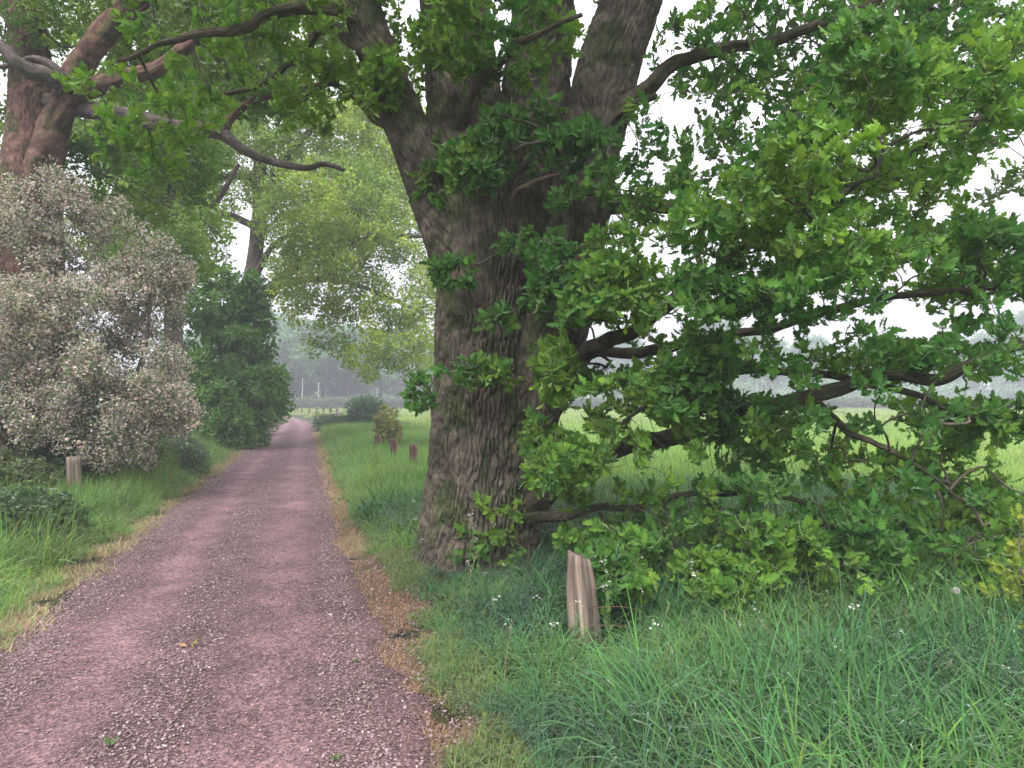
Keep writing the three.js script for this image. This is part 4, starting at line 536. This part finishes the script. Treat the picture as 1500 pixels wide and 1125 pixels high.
{
  const R = rng(401), protos = [0, 1, 2].map((k) => flowerPlant(402 + k, 0.42 + 0.05 * k, 4 + 2 * k));
  const sowFlowers = (n, pick, label, group) => { for (let i = 0; i < n; i++) { const [x, z, s = 1] = pick(R), o = protos[i % 3].clone(); o.name = numbered('white_wildflower'); o.position.set(x, ground(x, z), z); o.rotation.set((R() - 0.5) * 0.3, R() * 6, (R() - 0.5) * 0.3); o.scale.setScalar(s); o.userData = { label, category: 'flower', group }; scene.add(o); } };
  sowFlowers(30, (r) => { const d = 2.7 + 3.2 * r(), x = laneX(d) + 1.75 + 2.3 * r() ** 1.5; return [x, -d, 0.85 + 0.3 * r()]; }, 'small white wildflower in the long grass between lane and oak', 'white wildflowers under the great oak');
  sowFlowers(10, (r) => { const d = 5.3 + 2.2 * r(), x = laneX(d) + 1.45 + 0.7 * r(); return [x, -d, 0.9]; }, 'small white wildflower on the verge left of the oak trunk', 'white wildflowers left of the trunk');
  sowFlowers(26, (r) => { const d = 5.6 + 1.6 * r(); return [laneX(d) - 2.0 - 1.6 * r(), -d, 0.9 + 0.3 * r()]; }, 'small white wildflower on the left verge before the bramble mound', 'white wildflowers on the left verge');
  // cow parsley by the far shrub
  for (let k = 0; k < 9; k++) { const t = thing('cow_parsley', 'white flowering cow parsley by the dark far shrub', 'flower', [-8.6 - 0.22 * k + 0.4 * R(), 0.08, -34 - R() * 1.4], 'cow parsley along the far lane'), h = 0.85 + 0.35 * R(); part('stem', limbGeo([[0, -0.05, 0, 0.012], [0.03, h * 0.5, 0, 0.01], [0, h, 0, 0.006]], { sides: 5, step: 0.2 }), M.stem, t); for (let j = 0; j < 5; j++) { const q = petalGeo.clone(), geos = [], ox = (R() - 0.5) * 0.4, oy = h - 0.25 * R(), oz = (R() - 0.5) * 0.3; for (let m = 0; m < 10; m++) { const f = petalGeo.clone(); f.scale(4, 4, 4); f.translate(ox + (R() - 0.5) * 0.13, oy + R() * 0.02, oz + (R() - 0.5) * 0.13); geos.push(f); } part('umbel', mergeGeometries(geos), M.petal, t); part('stalk', limbGeo([[0, h * 0.55, 0, 0.006], [ox * 0.6, (oy + h * 0.5) / 2 + 0.1, oz * 0.6, 0.005], [ox, oy, oz, 0.004]], { sides: 4, step: 0.15 }), M.stem, t); } }
}
for (const [x, z, h, label] of [[2.62, -4.03, 0.17, 'fluffy white dandelion clock beside the oak sapling'], [1.93, -4.9, 0.16, 'fluffy white dandelion clock under the hanging oak boughs'], [1.6, -5.6, 0.2, 'dim dandelion clock deep below the oak boughs']]) {
  const hh = h + 0.24, t = thing('dandelion_clock', label, 'flower', [x, ground(x, z), z]), R = rng(x * 100), mb = new MB();
  part('stem', limbGeo([[0, -0.03, 0, 0.003], [0.01, hh * 0.5, 0, 0.0028], [0, hh, 0, 0.0024]], { sides: 6, step: 0.05 }), M.stem, t);
  for (let k = 0; k < 130; k++) { const y = 1 - (k / 129) * 1.75, r = Math.sqrt(1 - Math.min(1, y * y)), a = k * 2.4, d = new V3(Math.cos(a) * r, y, Math.sin(a) * r), m = place(d.clone().multiplyScalar(0.013).add(new V3(0, hh, 0)), d, R() * 6, 1); for (let j = 0; j < 3; j++) plainLeaf(mb, m.clone().multiply(leafPose(j * 2.1, 0.55, 0)), 0.011, 0.0035, 0, 0, [1, 1, 1]); }
  part('seed_head', mb.geo(), M.petal, t);
  part('core', new THREE.SphereGeometry(0.006, 10, 8).translate(0, hh, 0), M.stem, t);
}
{ // bleached grass stalks standing in the long grass
  const R = rng(431); M.straw = new THREE.MeshStandardMaterial({ color: rgb(0.36, 0.30, 0.19), roughness: 0.9 });
  for (const [x, z, h, lx, lz] of [[0.80, -3.9, 0.44, 0.1, 0], [1.28, -3.9, 0.42, -0.1, 0.1], [0.95, -3.3, 0.46, -0.22, 0.1], [1.55, -3.5, 0.5, -0.3, 0.05], [2.2, -3.8, 0.5, -0.12, 0.2], [1.75, -3.2, 0.4, 0.25, 0.1], [1.15, -3.0, 0.36, 0.2, 0.1], [-0.05, -3.6, 0.5, 0.05, 0.1], [2.3, -3.4, 0.4, 0.1, 0], [-0.35, -4.9, 0.55, 0.1, 0]]) { const y = ground(x, z), t = thing('dry_grass_stalk', 'bleached dry grass stalk poking out of the long grass', 'dry stalk', [x, y, z], 'bleached stalks in the long grass'); part('stalk', limbGeo([[0, -0.03, 0, 0.0018], [lx * 0.4, h * 0.45, lz * 0.4, 0.0016], [lx, h * 0.86, lz, 0.001]], { sides: 5, step: 0.06 }), M.straw, t); const mb = new MB(); for (let k = 0; k < 7; k++) plainLeaf(mb, leafPose(R() * 6, 0.5, 0, new V3(lx * (0.9 + 0.015 * k), h * (0.76 + 0.016 * k), lz * 0.95)), 0.02, 0.003, 0.2, 0.3, [0.5, 0.42, 0.28]); part('seed_spike', mb.geo(), M.dry, t); }
  // dry bent twig lying through the grass
}
{ const mb = new MB(); oakLeaf(mb, leafPose(1.2, 1.25, 0.3, new V3(0, 0.012, 0)), 0.085, 0.5, 0.5, [0.25, 0.22, 0.06], 0.8); oakLeaf(mb, leafPose(-1.4, 1.5, 0.1, new V3(0, 0.006, 0)), 0.08, 0.2, 0.2, [0.52, 0.27, 0.12], 0.5); oakLeaf(mb, leafPose(2.0, 0.9, 0.6, new V3(0.01, 0.012, 0)), 0.05, 0.5, 0.6, [0.14, 0.2, 0.05], 0.8); const t = thing('fallen_leaf', 'curled brown and green oak leaves lying on the lane', 'leaf', [-2.06, ground(-2.06, -4.38), -4.38]); part('blade', mb.geo(), M.dry, t); }
for (const [x, z, s, label] of [[-1.84, -3.13, 1, 'tiny green weed sprouting from the middle of the lane'], [-0.78, -3.02, 0.9, 'little weed among the orange litter by the lane edge'], [-0.95, -4.15, 0.8, 'small weed rosette on the right gravel edge']]) { const mb = new MB(), R = rng(x * 99); for (let k = 0; k < 9; k++) plainLeaf(mb, leafPose(k * 2.4, 0.9 + 0.5 * R(), 0, new V3(0, 0.004, 0)), 0.03 * s * (0.6 + R()), 0.015 * s, 0.3, 0.5, [0.14, 0.24, 0.07]); const t = thing('lane_weed', label, 'weed', [x, ground(x, z), z]); part('leaf_rosette', mb.geo(), M.leaf, t); }

renderer.render(scene, camera);
